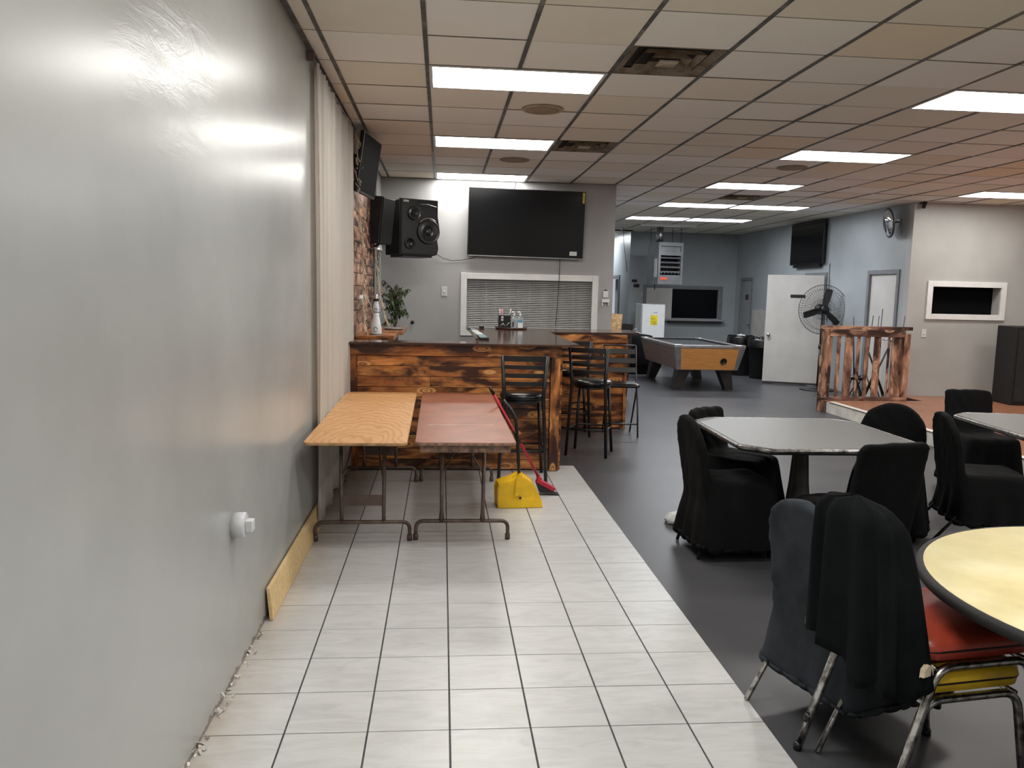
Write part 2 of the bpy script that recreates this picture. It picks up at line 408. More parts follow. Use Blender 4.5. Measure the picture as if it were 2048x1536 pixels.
# far wall with the dark hatch
bm = NB(); hx0, hx1, hz0, hz1 = 5.50, 6.66, 1.08, 1.775
box(bm, 4.44, hx0, 19, 19.14, 0, Z+.05); box(bm, hx1, 7.25, 19, 19.14, 0, Z+.05)
box(bm, hx0, hx1, 19, 19.14, 0, hz0); box(bm, hx0, hx1, 19, 19.14, hz1, Z+.05)
wf = struct(obj('wall_far', bm, M_wallCool))
slab('hatch_dark_sheet', hx0-.03, hx1+.03, 19.10, 19.12, hz0-.02, hz1+.02, M_dkhatch, wf)  # black sheet in the hatch, its darkness is painted, no glass
# hallway right wall, with a doorway
bm = NB(); dy0, dy1 = 20.0, 21.9
box(bm, 4.44, 4.58, 19.14, dy0, 0, Z+.05); box(bm, 4.44, 4.58, dy1, 26, 0, Z+.05); box(bm, 4.44, 4.58, dy0, dy1, 2.06, Z+.05)
wh = struct(obj('wall_hall_right', bm, M_wallCool))
struct(slab('wall_hall_left', 2.2, 2.345, 19, 26, 0, Z+.05, M_wallCool))
struct(slab('wall_hall_end', 2.2, 4.6, 26, 26.1, 0, Z+.05, M_wallCool))
# right side wall of the pool area, x = 7.07
bm = NB()
def seg(a, b, z0, z1): box(bm, 7.07, 7.20, a, b, z0, z1)
seg(11.86, 11.98, 0, Z+.05); seg(12.92, 14.35, 0, Z+.05); seg(15.25, 17.9, 0, Z+.05); seg(18.65, 19.0, 0, Z+.05)
for a, b in ((11.98, 12.92), (14.35, 15.25), (17.9, 18.65)): seg(a, b, 2.05, Z+.05)
wr = struct(obj('wall_right', bm, M_wallCool))
# wall behind the stage, y = 11.73 with the trimmed opening
bm = NB(); ox0, ox1, oz0, oz1 = 7.455, 8.555, 1.41, 1.865
for a in ((7.07, ox0, 0, Z+.05), (ox1, 10.3, 0, Z+.05), (ox0, ox1, 0, oz0), (ox0, ox1, oz1, Z+.05)):
    box(bm, a[0], a[1], 11.73, 11.86, a[2], a[3])
ws = struct(obj('wall_stage', bm, M_wallR))
bm = NB(); box(bm, ox0-.02, ox0, 11.86, 11.90, oz0-.02, oz1+.02); box(bm, ox1, ox1+.02, 11.86, 11.90, oz0-.02, oz1+.02)
box(bm, ox0, ox1, 11.86, 11.90, oz0-.02, oz0); box(bm, ox0, ox1, 11.86, 11.90, oz1, oz1+.02)
obj('opening_reveal', bm, M_wallR, ws)
slab('room_dark_sheet', ox0-.02, ox1+.02, 11.90, 11.92, oz0-.02, oz1+.02, M_void, ws)  # flat black sheet in place of the unlit space behind the opening
struct(slab('wall_right_front', 10.3, 10.45, -3.2, 11.86, 0, Z+.05, M_wallR))
struct(slab('wall_rear', -1.0, 10.45, -3.35, -3.2, 0, Z+.05, M_wallR))

# opening trims
def frame(name, x0, x1, z0, z1, t, y0, y1, m, parent=None, sides='LRTB'):
    """four boards of a picture-frame trim in the XZ plane"""
    root = parent
    for s, a in (('L', (x0, x0+t, z0, z1)), ('R', (x1-t, x1, z0, z1)), ('T', (x0+t, x1-t, z1-t, z1)), ('B', (x0+t, x1-t, z0, z0+t))):
        if s in sides: obox(name, a[0], a[1], y0, y1, a[2], a[3], m, root, .004)
t1 = struct(bpy.data.objects.new('trim_1', None)); C.objects.link(t1)
frame('trim_board', .247, 2.137, 1.02, 1.872, .082, 10.972, 11.0, M_trimW, t1)
t2 = struct(bpy.data.objects.new('trim_2', None)); C.objects.link(t2)
frame('trim_board', 7.365, 8.642, 1.352, 1.935, .085, 11.70, 11.73, M_trimW, t2)
t3 = struct(bpy.data.objects.new('trim_3', None)); C.objects.link(t3)
frame('trim_board', 4.80, 6.74, 1.02, 1.86, .07, 18.97, 19.0, M_trimG, t3, 'LRT')
obox('plywood_infill', 4.87, 5.50, 18.975, 19.0, 1.03, 1.79, M_doorW, t3)
obox('hatch_sill', 5.3, 6.76, 18.80, 19.0, 1.02, 1.065, M_doorG, t3, .004)
obox('sill_shadow_strip', 5.42, 6.70, 18.86, 19.0, .97, 1.02, M_leg, t3)  # dark strip modelled for the shadow below the sill

# ceiling
ceil = struct(slab('ceiling', -1.0, 10.45, -3.35, 26.1, Z+.05, Z+.12, M_wallR))
CX, CY, G = -1.339, 4.8996, .61
cells_light = set(); vents = set()
def mark(x, y, w=2):
    i = round((x-CX)/G); j = round((y-CY)/G)
    for k in range(w): cells_light.add((i+k, j))
    return CX+i*G, CY+j*G
LIGHTS = [(-.119, y, 'w') for y in (-1.81, .63, 3.07, 5.51, 7.95, 10.39)] + [(3.541, y, 'w') for y in (-1.81, .63, 3.07, 5.51, 7.95, 10.39)] \
    + [(3.541, 12.83, 'c'), (4.761, 12.83, 'c'), (3.541, 15.27, 'c'), (4.761, 15.27, 'c')] + [(7.201, y, 'w') for y in (-1.81, .63, 3.07, 5.51, 7.95, 10.39)]
LP = []
for x, y, k in LIGHTS: LP.append(mark(x, y) + (k,))
LSTART = {(a, b) for a, b, k in LP}
VENTS = [(1.101, 4.90), (1.101, 7.95), (4.151, 11.61)]
VP = [mark(x, y, 1) for x, y in VENTS]
bm = NB(); box(bm, .012, G-.012, .005, G-.005, 0, .014, .002); ctm = obj('ceiling_tile', bm, M_ctile, ceil).data
bpy.data.objects.remove(C.objects['ceiling_tile'])
near = []; rest = []
for j in range(-14, 24):
    for i in range(0, 19):
        x, y = CX+i*G, CY+j*G
        if (i, j) in cells_light: continue
        if x+G < XW+.02 or x > 10.3: continue
        if y > 11.0 and x < 2.0: continue
        if y > 18.9: continue
        if y > 11.7 and x > 7.0: continue
        near.append((i, j, x, y)) if (4.2 < y < 13 and x < .62*y+1.2) else rest.append((i, j, x, y))
near = near[:300] if len(near) > 300 else near
for i, j, x, y in near:
    if x < XW:      # cut tile along the left wall
        bm = NB(); box(bm, XW+.002, x+G-.012, y+.005, y+G-.005, Z, Z+.014); obj('ceiling_tile', bm, M_ctile, ceil)
    elif y+G > 11.0 and y < 11 and x < 2.3:
        bm = NB(); box(bm, x+.012, x+G-.012, y+.005, 10.998, Z, Z+.014); obj('ceiling_tile', bm, M_ctile, ceil)
    else: link('ceiling_tile', ctm, ceil, (x, y, Z+random.uniform(-.002, .003)), (random.uniform(-.004, .004), random.uniform(-.003, .003), 0))
bm = NB()
for i, j, x, y in rest:
    if y < 19-G+.3: box(bm, max(x, XW)+.012, x+G-.012, y+.005, min(y+G, 19)-.005, Z, Z+.014)
o = obj('far_ceiling_tiles', bm, M_ctile, ceil); o['kind'] = 'stuff'
obox('hall_ceiling_panel', 2.35, 4.43, 18.6, 25.9, Z, Z+.02, M_ctile, ceil)
for i in range(0, 19):
    x = CX+i*G
    if x < XW: continue
    y1 = 11.0 if x < 2.3 else (11.73 if x > 7.07 else 19.0)
    wd = .0135
    bm = NB(); n = int((y1+3.2)/G)
    ys = [(-3.2, y1)]
    for j in range(-14, 24):
        if (i-1, j) in cells_light and (i, j) in cells_light and (CX+(i-1)*G, CY+j*G) in LSTART:
            a = CY+j*G; ys = [q for u, v in ys for q in (((u, a), (a+G, v)) if u < a < v else ((u, v),))]
    for u, v in ys:
        if v-u > .05: box(bm, x-wd, x+wd, u, v, Z-.004, Z+.03)
    obj('runner', bm, M_grid, ceil)
bm = NB()
for j in range(-14, 24):
    y = CY+j*G
    x0, x1 = XW, 10.3
    if y > 11: x0, x1 = 2.35, (7.07 if y > 11.7 else 10.3)
    if y > 19: continue
    box(bm, x0, x1, y-.004, y+.004, Z-.001, Z+.02)
o = obj('cross_tees', bm, M_gridthin, ceil); o['kind'] = 'stuff'
# wall angle along the left wall
obox('wall_angle', XW, XW+.03, -3.2, 10.9, Z-.012, Z+.004, M_grid, ceil)
obox('wall_angle', XW, 2.33, 10.97, 11.0, Z-.006, Z+.004, M_gridthin, ceil)

# troffer lights
def troffer(x, y, kind, label, depth=.61):
    t = thing('ceiling_light', label, 'ceiling light', (x, y, Z), 0, 'troffer lights in the ceiling grid')
    d = depth
    bm = NB()
    for a in ((.012, 2*G-.012, .004, .03), (.012, 2*G-.012, d-.03, d-.004), (.012, .035, .03, d-.03), (2*G-.035, 2*G-.012, .03, d-.03)):
        box(bm, a[0], a[1], a[2], a[3], -.006, .02)
    obj('lamp_frame', bm, M_troffer, t)
    bm = NB(); n = 8; g = []
    for a in range(n+1):
        row = []
        for b in range(3):
            u = a/n; v = b/2
            row.append(bm.verts.new((.035+(2*G-.07)*u, .03+(d-.06)*v, .006-.012*math.sin(PI*u)*math.sin(PI*v))))
        g.append(row)
    for a in range(n):
        for b in range(2): bm.faces.new((g[a][b], g[a+1][b], g[a+1][b+1], g[a][b+1]))
    obj('diffuser', bm, M_lampcool if kind == 'c' else M_lamp, t, True)
    return t
seen = {5: 'left', 3: 'mid'}
LBL = {
 (0, 5): 'large glowing troffer light nearest the camera in the left row', (0, 8): 'glowing troffer light second in the left row, behind the big vent',
 (0, 10): 'thin-looking glowing troffer light right against the wall with the large television',
 (1, 5): 'glowing troffer light cut by the right edge of the photo, nearest on that side',
 (1, 8): 'glowing troffer light in the middle row beside a round ceiling speaker',
 (1, 10): 'glowing troffer light in the middle row, third away, in front of the far vent',
 (2, 13): 'left one of the pair of ceiling lights over the pool table', (3, 13): 'right one of the pair of ceiling lights over the pool table',
 (2, 15): 'left one of the farthest pair of ceiling lights, near the hanging heater', (3, 15): 'right one of the farthest pair of ceiling lights, its lens sagging',
 (4, 10): 'glowing troffer light above the stage by the warm grey wall'}
for x, y, k in LP:
    col = 4 if x > 7 else (3 if x > 4.5 else (2 if y > 12 else (1 if x > 3 else 0)))
    lb = LBL.get((col, round(y)), None)
    if lb is None:
        lb = 'ceiling light outside the photo, %s, %s' % (('over the tiled aisle', 'over the room centre', '', '', 'over the stage side')[col], {-2: 'rearmost', 1: 'behind the camera', 3: 'above the round table row', 6: 'near the stage front', 8: 'beside the stage'}.get(round(y), 'far'))
    troffer(x, y, k, lb, .6)
# ceiling vents
VL = ['large grimy stepped ceiling vent beside the nearest troffer light', 'grimy ceiling vent beside the second left troffer light', 'small dark ceiling vent far away over the middle of the room']
for (x, y), lb in zip(VP, VL):
    t = thing('ceiling_vent', lb, 'vent', (x+G/2, y+G/2, Z), 0, 'grimy ceiling vents')
    bm = NB(); h = G/2-.012
    box(bm, -h, h, -h, h, .03, .04); obj('vent_box', bm, M_ventdk, t)
    bm = NB()
    hs = [(.293, .235, 0, .0), (.20, .165, -.004, .012), (.13, .095, -.012, .006)]
    for a, b, za, zb in hs:
        A = [bm.verts.new((sx*a, sy*a, za)) for sx, sy in ((-1, -1), (1, -1), (1, 1), (-1, 1))]
        B = [bm.verts.new((sx*b, sy*b, zb+.022)) for sx, sy in ((-1, -1), (1, -1), (1, 1), (-1, 1))]
        for k in range(4): bm.faces.new((A[k], A[(k+1) % 4], B[(k+1) % 4], B[k]))
    r = bmesh.ops.solidify(bm, geom=bm.faces[:], thickness=.003)
    obj('vent_cone', bm, M_vent, t)
    cbox('vent_centre', (.12, .12, .01), (0, 0, -.008), M_vent, t)
# flush ceiling speakers
for x, y, lb in ((.79, 6.66, 'round tan ceiling speaker between the two nearest left lights'), (.79, 9.2, 'round tan ceiling speaker behind the second left light'),
                 (3.95, 9.05, 'round pale ceiling speaker behind the light of the middle row')):
    t = thing('ceiling_speaker', lb, 'ceiling speaker', (x, y, Z), 0, 'round ceiling speakers')
    bm = NB(); lathe(bm, [(.0, -.014), (.08, -.013), (.13, -.010), (.135, -.002)], 28); obj('grille', bm, M_spk, t, True)
    bm = NB(); lathe(bm, [(.135, 0), (.135, -.012), (.165, -.010), (.17, 0)], 28); obj('speaker_ring', bm, simple('speaker_ring_paint', (168, 152, 130), .6) if lb.startswith('round tan ceiling speaker between') else M_spk, t)

# ================================================================ LEFT WALL: baseboard, plug, curtain, pallet wall
bb = obox('baseboard_left', 0, .018, 0, 1.62, 0, .165, M_rawpine, None, .002, loc=(XW+.022, 3.87, .001), rot=(0, -.09, 0)); struct(bb)
# paint flakes and debris along the wall foot
bm = NB()
for k in range(70):
    y = 2.0+1.85*random.random(); s = random.uniform(.004, .014)
    if random.random() < .35: y = random.choice((3.05, 2.75, 2.55))+random.gauss(0, .05)
    box(bm, -s, s, -s*.6, s*.6, -.001, .001, mat=T((XW+abs(random.gauss(.012, .012)), y, .004+random.random()*.035*(random.random() < .5)), random.uniform(-1, 1), random.uniform(-1, 1), random.random()*6))
o = obj('paint_flakes', bm, M_dirt); tag(o, 'broken paint flakes and plaster crumbs along the foot of the left wall', 'debris'); o['kind'] = 'stuff'
t = thing('pipe_plug', 'pale grey painted pipe cleanout plug sticking out of the left wall', 'pipe plug', (XW, 3.3, .655))
bm = NB(); lathe(bm, [(.0, 0), (.052, 0), (.054, .05), (.048, .055), (.0, .055)], 24, mat=T(ry=PI/2)); obj('plug_body', bm, simple('plug_paint', (190, 191, 194), .35, var=.03), t)
bm = NB(); box(bm, .055, .085, -.024, .024, -.024, .024, .004); obj('plug_head', bm, simple('plug_paint_head', (200, 201, 203), .35, var=.03), t)

# curtain
t = thing('curtain', 'long off-white curtain hanging on the left wall in front of the torched wood', 'curtain', (XW, 5.32, 0))
bm = NB(); ny, nz = 150, 16; V = []
for b in range(nz+1):
    z = .035+(3.045-.035)*b/nz; row = []; tt = b/nz
    for a in range(ny+1):
        u = a/ny; y = u*(2.10) + .03*math.sin(9*u+tt*2)
        amp = .013+.007*math.sin(5*u+1)
        x = .032+amp*math.sin(u*2*PI*13+.8*math.sin(3*tt)+1.2*math.sin(u*7)) + .007*math.sin(u*2*PI*5+2*tt) + .004*(1-tt)**2
        zz = z + (.05*math.sin(u*6)+.03*math.sin(u*19) if b == 0 and u > .12 else 0) + (-.03*u*(1-u) if b == nz else 0)
        row.append(bm.verts.new((x, y, max(zz, .012))))
    V.append(row)
for b in range(nz):
    for a in range(ny): bm.faces.new((V[b][a], V[b][a+1], V[b+1][a+1], V[b+1][a]))
bmesh.ops.solidify(bm, geom=bm.faces[:], thickness=.002)
obj('curtain_cloth', bm, M_curt, t, True)
bm = NB(); tube(bm, [(.03, -.10, 3.055), (.03, 2.15, 3.055)], .006, 6); obj('curtain_rod', bm, M_trimG, t)
bm = NB(); box(bm, 0, .05, -.12, -.09, 3.02, 3.075); obj('rod_bracket', bm, simple('bracket_rust', (96, 78, 74), .6), t)

# torched pallet-wood panel on the left wall, individual planks
pw = thing('wood_wall_panel', 'torched pallet-wood cladding on the left wall behind the curtain edge', 'wall panel', (XW, 0, 0))
z = 1.02; row = 0
while z < Z-.03:
    h = random.choice((.10, .12, .14)); h = min(h, Z-.012-z)
    y = 7.15; k = 0
    cuts = sorted([7.15, 9.84] + [7.6+random.random()*.5+(row % 2)*.35, 8.5+random.random()*.8])
    for a, b in zip(cuts, cuts[1:]):
        th = random.uniform(.014, .026)
        o = cbox('plank', (b-a-.004, th, h-.005), (th/2, (a+b)/2, z+h/2), M_burntwall, pw, .0015, (0, 0, PI/2))
    z += h; row += 1
obox('backing_batten', 0, .004, 7.15, 9.84, 1.0, Z-.02, M_blkmat, pw)
obox('end_board', .0, .03, 9.84, 9.87, 1.0, Z-.02, M_leg, pw)

# back shelf on the left wall behind the bar
t = thing('back_shelf', 'brown wooden shelf block against the torched wall behind the bar', 'shelf', (XW+.03, 7.75, 0))
obox('shelf_board', 0, .36, 0, .95, 1.14, 1.185, M_burnt, t, .003)
obox('shelf_board', 0, .40, .98, 1.9, 1.14, 1.185, simple('lower_shelf_wood', (150, 100, 66), .4), t, .003)
obox('shelf_cabinet', 0.0, .30, .02, 1.88, 0, 1.138, M_leg, t)

# ================================================================ BAR
def planks_run(parent, x0, x1, y, z0, z1, n, splits):
    h = (z1-z0)/n
    for r in range(n):
        cuts = [x0] + splits[r % len(splits)] + [x1]
        for a, b in zip(cuts, cuts[1:]):
            th = .02+random.uniform(-.002, .003)
            cbox('plank', (b-a-.003, th, h-.004), ((a+b)/2, y+.0115-th/2+.01, z0+h*(r+.5)), M_burnt, parent, .0015)
bar = thing('bar_counter', 'torched pine bar front behind the two folding tables', 'bar', (0, 0, 0))
planks_run(bar, -.75, .985, 7.20, .012, 1.045, 11, [[], [.985-.45], [], [-.1], []])
obox('carcass', -.80, 1.05, 7.232, 7.42, .005, 1.148, M_leg, bar)
cbox('top_rail', (1.86, .03, .10), (.07, 7.19, 1.098), M_burnt, bar, .002)
cbox('corner_post', (1.04, .03, .08), (-.79, 7.195, .525), M_burnt, bar, .002, (0, PI/2, 0))
cbox('corner_post', (1.04, .032, .085), (1.033, 7.19, .525), M_burnt, bar, .002, (0, PI/2, 0))
cbox('corner_post', (.11, .034, .10), (1.03, 7.188, 1.098), M_burnt, bar, .002)
for k in range(8):
    cbox('side_plank', (2.3, .02, .128), (1.09, 8.37, .07+k*.132), M_burnt, bar, .0015, (0, 0, PI/2))
obox('inner_carcass', .50, 1.075, 7.43, 9.50, .005, 1.148, M_leg, bar)
# top
bm = NB(); prism(bm, [(-.81, 7.10), (1.14, 7.10), (1.25, 7.22), (1.27, 9.55), (1.27, 10.36), (.30, 10.36), (.36, 7.42), (-.81, 7.42)], 1.149, 1.168, bev=.005)
bt = obj('counter_top', bm, M_bartop, bar)
bm = NB(); prism(bm, [(.315, 7.5), (.345, 7.5), (.325, 10.2), (.302, 10.2)], 1.168, 1.195, bev=.004); obj('raised_rail', bm, M_bartop, bt)
bar2 = thing('bar_counter', 'torched pine bar section standing farther back near the pool table', 'bar')
planks_run(bar2, 1.30, 2.20, 9.50, .012, 1.045, 10, [[], [1.75], []])
obox('carcass', 1.29, 2.20, 9.53, 10.15, .005, 1.145, M_leg, bar2)
cbox('top_rail', (.93, .03, .095), (1.755, 9.49, 1.095), M_burnt, bar2, .002)
cbox('corner_post', (1.09, .028, .035), (2.215, 9.492, .55), M_burnt, bar2, .002, (0, PI/2, 0))
bm = NB(); prism(bm, [(1.272, 9.42), (2.40, 9.62), (2.46, 10.36), (1.272, 10.36)], 1.146, 1.166, bev=.005)
obj('counter_top', bm, M_bartop, bar2)

# items on the bar
TZ = 1.168
t = thing('bar_tray', 'round brown serving tray on the bar holding the sanitizer bottles', 'tray', (.86, 10.0, TZ))
bm = NB(); lathe(bm, [(0, .0), (.19, 0), (.205, .02), (.20, .022), (.186, .006), (0, .006)], 32); obj('tray_dish', bm, simple('tray_brown', (74, 52, 44), .35), t, True)
t = thing('bar_caddy', 'black bar caddy box with white print and straws on the tray', 'caddy', (.775, 10.02, TZ+.007))
bm = NB(); box(bm, -.075, .075, -.05, .05, 0, .165, .004); obj('caddy_box', bm, M_blk, t)
bm = NB(); box(bm, -.075, -.073, -.05, .05, .165, .18); box(bm, .073, .075, -.05, .05, .165, .18); obj('caddy_lip', bm, M_blk, t)
bm = NB()
lathe(bm, [(0, 0), (.017, 0), (.017, .002), (0, .002)], 12, mat=T((-.03, -.052, .135), rx=PI/2)); box(bm, -.045, -.015, -.0525, -.0505, .095, .115)
for a, b in (((-.05, .03), (-.02, .065)), ((-.02, .065), (.0, .03)), ((.02, .035), (.06, .075))):
    tube(bm, [(a[0], -.0515, a[1]), (b[0], -.0515, b[1])], .005, 5)
obj('caddy_print', bm, M_plate, t)
for dx, col in ((-.05, (220, 218, 214)), (-.035, (214, 120, 134)), (-.02, (222, 170, 178)), (.045, (214, 214, 210))):
    bm = NB(); tube(bm, [(dx, 0, .10), (dx*1.15+(.03 if dx > 0 else -.004), 0, .245)], .006, 6)
    obj('straw', bm, simple('straw_%d' % int(dx*1000+100), col, .4), t)
for x, lab, blue in ((.892, 'clear sanitizer pump bottle with a dark label, next to the caddy', False), (.968, 'clear sanitizer pump bottle with a blue and white label', True)):
    t = thing('pump_bottle', lab, 'bottle', (x, 9.96, TZ+.007), 0, 'sanitizer bottles on the tray')
    bm = NB(); loft(bm, [rrect(.038*s, .026*s, .012*s, z, 5) for s, z in ((.95, 0), (1, .006), (1, .115), (.85, .135), (.45, .15), (.35, .16))]); obj('bottle_body', bm, M_glassy, t)
    bm = NB(); box(bm, -.031, .031, -.0285, -.0265, .012, .10); obj('bottle_label', bm, M_white if blue else simple('grey_print_label', (150, 160, 166), .4), t)
    bm = NB()
    if blue: box(bm, -.03, .03, -.0298, -.0286, .078, .100)
    else: box(bm, -.024, -.004, -.0298, -.0286, .02, .085)
    obj('label_print', bm, M_blue if blue else M_leg, t)
    bm = NB(); lathe(bm, [(0, .158), (.014, .158), (.014, .176), (.006, .18), (.005, .20), (.0, .20)], 12); tube(bm, arc([(0, 0, .197), (0, 0, .207), (-.028, -.01, .207), (-.034, -.012, .198)], .006, 3), .005, 6); obj('pump', bm, M_white, t)
# card tray on the raised rail
t = thing('card_strip', 'narrow black strip holding small cards lying along the bar rail', 'card strip', (.405, 7.66, TZ+.001), math.radians(2))
obox('strip_base', -.045, .045, 0, 1.9, 0, .022, M_blk, t, .003)
for k, c in enumerate(((90, 130, 136), (196, 200, 200), (206, 206, 202), (120, 136, 140))):
    obox('card', -.036, .036, .06+k*.46, .42+k*.46, .022, .026, simple('card_%d' % k, c, .3), t)
o = obox('bottle_opener', .46, .52, 9.95, 9.99, TZ+.001, TZ+.035, M_blk, None, .006); tag(o, 'tiny black clip standing on the bar top left of the tray', 'clip')
# tequila-style bottle on back shelf
t = thing('liquor_bottle', 'tall white painted liquor bottle with a silver bell stopper on the back shelf', 'bottle', (XW+.20, 8.02, 1.186))
bm = NB(); lathe(bm, [(0, 0), (.052, 0), (.056, .01), (.054, .06), (.043, .12), (.034, .165), (.030, .19), (.032, .205)], 28); obj('bottle_body', bm, simple('milk_glass', (214, 216, 220), .15, var=.08, scale=18), t, True)
bm = NB(); lathe(bm, [(.032, .205), (.034, .23), (.030, .28), (.020, .325), (.016, .34), (0, .34)], 28); obj('bottle_neck', bm, simple('milk_glass_neck', (196, 199, 206), .12, var=.12, scale=22), t, True)
bm = NB(); lathe(bm, [(.0, .325), (.026, .325), (.026, .345), (0, .345)], 20); obj('neck_band', bm, M_blk, t)
bm = NB(); lathe(bm, [(0, .345), (.028, .345), (.032, .352), (.024, .362), (.022, .38), (.012, .392), (0, .396)], 20); obj('bell_stopper', bm, M_steel, t, True)
bm = NB()
for k in range(2):
    c0 = (.0, -.056+.012*k, .05+.19*k); rr_ = .019-.004*k
    tube(bm, [(rr_*math.cos(a*.5), c0[1], c0[2]+rr_*math.sin(a*.5)*1.2) for a in range(12)], .003, 5)
obj('painted_design', bm, simple('green_grey_print', (92, 118, 112), .4), t)
o = NB(); lathe(o, [(0, 0), (.09, 0), (.12, .02), (.115, .022), (.085, .006), (0, .006)], 24)
o = obj('glass_ashtray', o, simple('smoked_glass', (140, 140, 140), .15), None, True, (XW+.32, 8.95, 1.187)); tag(o, 'shallow glass dish on the back shelf beside the plant', 'dish')

# ================================================================ BACK WALL: tv, blinds, switches
def tv(name, label, w, h, d, loc, rot, extra=()):
    t = thing(name, label, 'television', loc); t.rotation_euler = rot       # local: x width, z height, faces -y
    bm = NB(); box(bm, -w/2, w/2, -.012, .03, -h/2, h/2, .004); box(bm, -w*.3, w*.3, .03, d, -h*.3, h*.3, .01); obj('tv_housing', bm, M_blk, t)
    bm = NB(); box(bm, -w/2+.012, w/2-.012, -.0145, -.012, -h/2+.022, h/2-.012); obj('screen', bm, M_screen, t)
    return t
t = tv('television', 'large black flat television on the wall above the blinds', 1.57, .905, .09, (1.115, 10.905, 2.54), (.05, math.radians(.6), 0))
bm = NB(); box(bm, -.78, .78, -.016, -.012, -.448, -.436); obj('bezel_strip', bm, M_steel, t)
bm = NB(); box(bm, .745, .775, -.018, -.0125, .30, .44); obj('yellow_sticker', bm, simple('yellow_sticker', (206, 186, 80), .5), t)
bm = NB(); box(bm, .60, .70, -.018, -.0146, -.40, -.345, .0005); obj('white_sticker', bm, M_plate, t)
bm = NB(); tube(bm, arc([(1.59, 10.97, 2.09), (1.59, 10.965, 1.9), (1.58, 10.96, 1.6), (1.555, 10.955, 1.17)], .1, 3), .0045, 6); o = adopt(obj('power_cord', bm, M_cord), t); TVB = t
bm = NB(); tube(bm, [(-.10, 10.96, 2.12), (.0, 10.97, 2.06), (.12, 10.985, 2.03), (.25, 10.985, 2.04), (.42, 10.985, 2.075), (.46, 10.97, 2.10)], .004, 6); o = adopt(obj('speaker_lead', bm, M_cord), t)
bm = NB(); tube(bm, [(.97, 10.985, 3.09), (.95, 10.99, 3.0)], .004, 5); o = adopt(obj('upper_cord', bm, M_cord), t)
bl = thing('window_blind', 'closed grey horizontal blinds filling the white framed pass window', 'blinds', ((wx0+wx1)/2, 11.03, 0))
ww = wx1-wx0-.012
sm = NB(); box(sm, -ww/2, ww/2, -.011, .011, -.0009, .0009, mat=T(rx=math.radians(38))); smo = obj('slat', sm, simple('grey_slat', (212, 212, 210), .35, .2, var=.05), bl)
nsl = 27
for k in range(nsl):
    zz = wz0+.02+k*(wz1-wz0-.06)/(nsl-1)
    if k == 0: smo.location = (0, 0, zz)
    else: link('slat', smo.data, bl, (0, 0, zz))
obox('head_rail', -ww/2, ww/2, -.016, .016, wz1-.032, wz1-.004, M_trimG, bl)
bm = NB()
for x in (-.6, 0, .6): tube(bm, [(x, -.012, wz0+.01), (x, -.012, wz1-.01)], .0015, 4)
obj('ladder_cord', bm, M_plate, bl)
def plate(name, label, loc, rz=0, sc=1, cat='switch'):
    t = thing(name, label, cat, loc, rz)                             # faces -y
    bm = NB(); box(bm, -.04*sc, .04*sc, -.008, 0, -.062*sc, .062*sc, .003); obj('cover_plate', bm, M_plate, t)
    bm = NB(); box(bm, -.008, .008, -.018, -.007, -.014, .014, .003); obj('toggle', bm, M_white, t); return t
plate('light_switch', 'light switch plate on the grey wall left of the blinds', (.025, 11.0, 1.615))
plate('light_switch', 'light switch plate on the warm grey wall below the dark opening', (7.37, 11.73, 1.135))
t = thing('thermostat', 'small white thermostat and holder on the wall right of the blinds', 'thermostat', (2.245, 11.0, 1.56))
obox('thermostat_body', -.035, .035, -.03, 0, .02, .11, M_white, t, .005); obox('thermostat_top', -.02, .02, -.028, 0, .11, .125, M_blk, t)
obox('holder', -.05, .05, -.045, 0, -.05, -.01, M_white, t, .004); obox('holder_leg', -.05, -.04, -.04, 0, -.10, -.05, M_white, t); obox('holder_leg', .035, .045, -.04, 0, -.09, -.05, M_white, t)
o = NB(); lathe(o, [(0, 0), (.022, 0), (.024, .02), (.012, .03), (0, .03)], 12, mat=T(rx=PI/2)); obj('knob', o, M_blk, wb, True, (-.40, 11.0, 1.19))

# big hung speaker
t = thing('hanging_speaker', 'large black speaker with round woofer hung on the back wall beside the television', 'speaker', (-.405, 10.42, 2.40), math.radians(26))
w2, d2, h2 = .25, .25, .335
bm = NB(); box(bm, -w2, w2, -d2+.03, d2, -h2, h2, .012); obj('cabinet', bm, M_blkmat, t)
bm = NB(); out = []
n = 40
bx = [(-.25, -.33), (.20, -.335), (.245, -.32), (.262, -.25), (.245, -.14), (.262, -.05), (.275, .0), (.262, .08), (.25, .14), (.25, .335), (-.25, .335)]
prism(bm, [(x, z) for x, z in bx], 0, .04, mat=T((0, -d2+.03, 0), rx=PI/2), bev=.01); obj('front_baffle', bm, M_blk, t)
def cone(bm, x, z, r, y0, dome=.3):
    lathe(bm, [(r, 0), (r*1.0, .022), (r*.93, .026), (r*.86, .010), (r*.8, .016), (r*.35, -.03+.02), (r*.3, .004), (r*.18, .016), (0, .02)], 32, mat=T((x, y0, z), rx=PI/2))
bm = NB(); cone(bm, .115, -.05, .15, -d2-.012); obj('woofer', bm, simple('woofer_cone', (34, 34, 36), .3, var=.1), t, True)
bm = NB(); cone(bm, -.08, .17, .085, -d2-.012); obj('midrange_driver', bm, simple('driver_cone', (44, 44, 46), .22), t, True)
bm = NB(); lathe(bm, [(.07, 0), (.07, .012), (.055, .012), (.05, -.02), (0, -.02)], 24, mat=T((-.13, -d2-.012, -.20), rx=PI/2)); obj('bass_port', bm, M_blk, t, True)
bm = NB(); tube(bm, [(.115+.16*math.cos(a), -d2-.022, -.05+.165*math.sin(a)) for a in [math.radians(v) for v in range(50, 150, 10)]], .006, 6)
tube(bm, [(-.02, -d2-.02, .28), (.1, -d2-.022, .285), (.22, -d2-.02, .26)], .005, 6); obj('silver_accent', bm, M_steel, t, True)
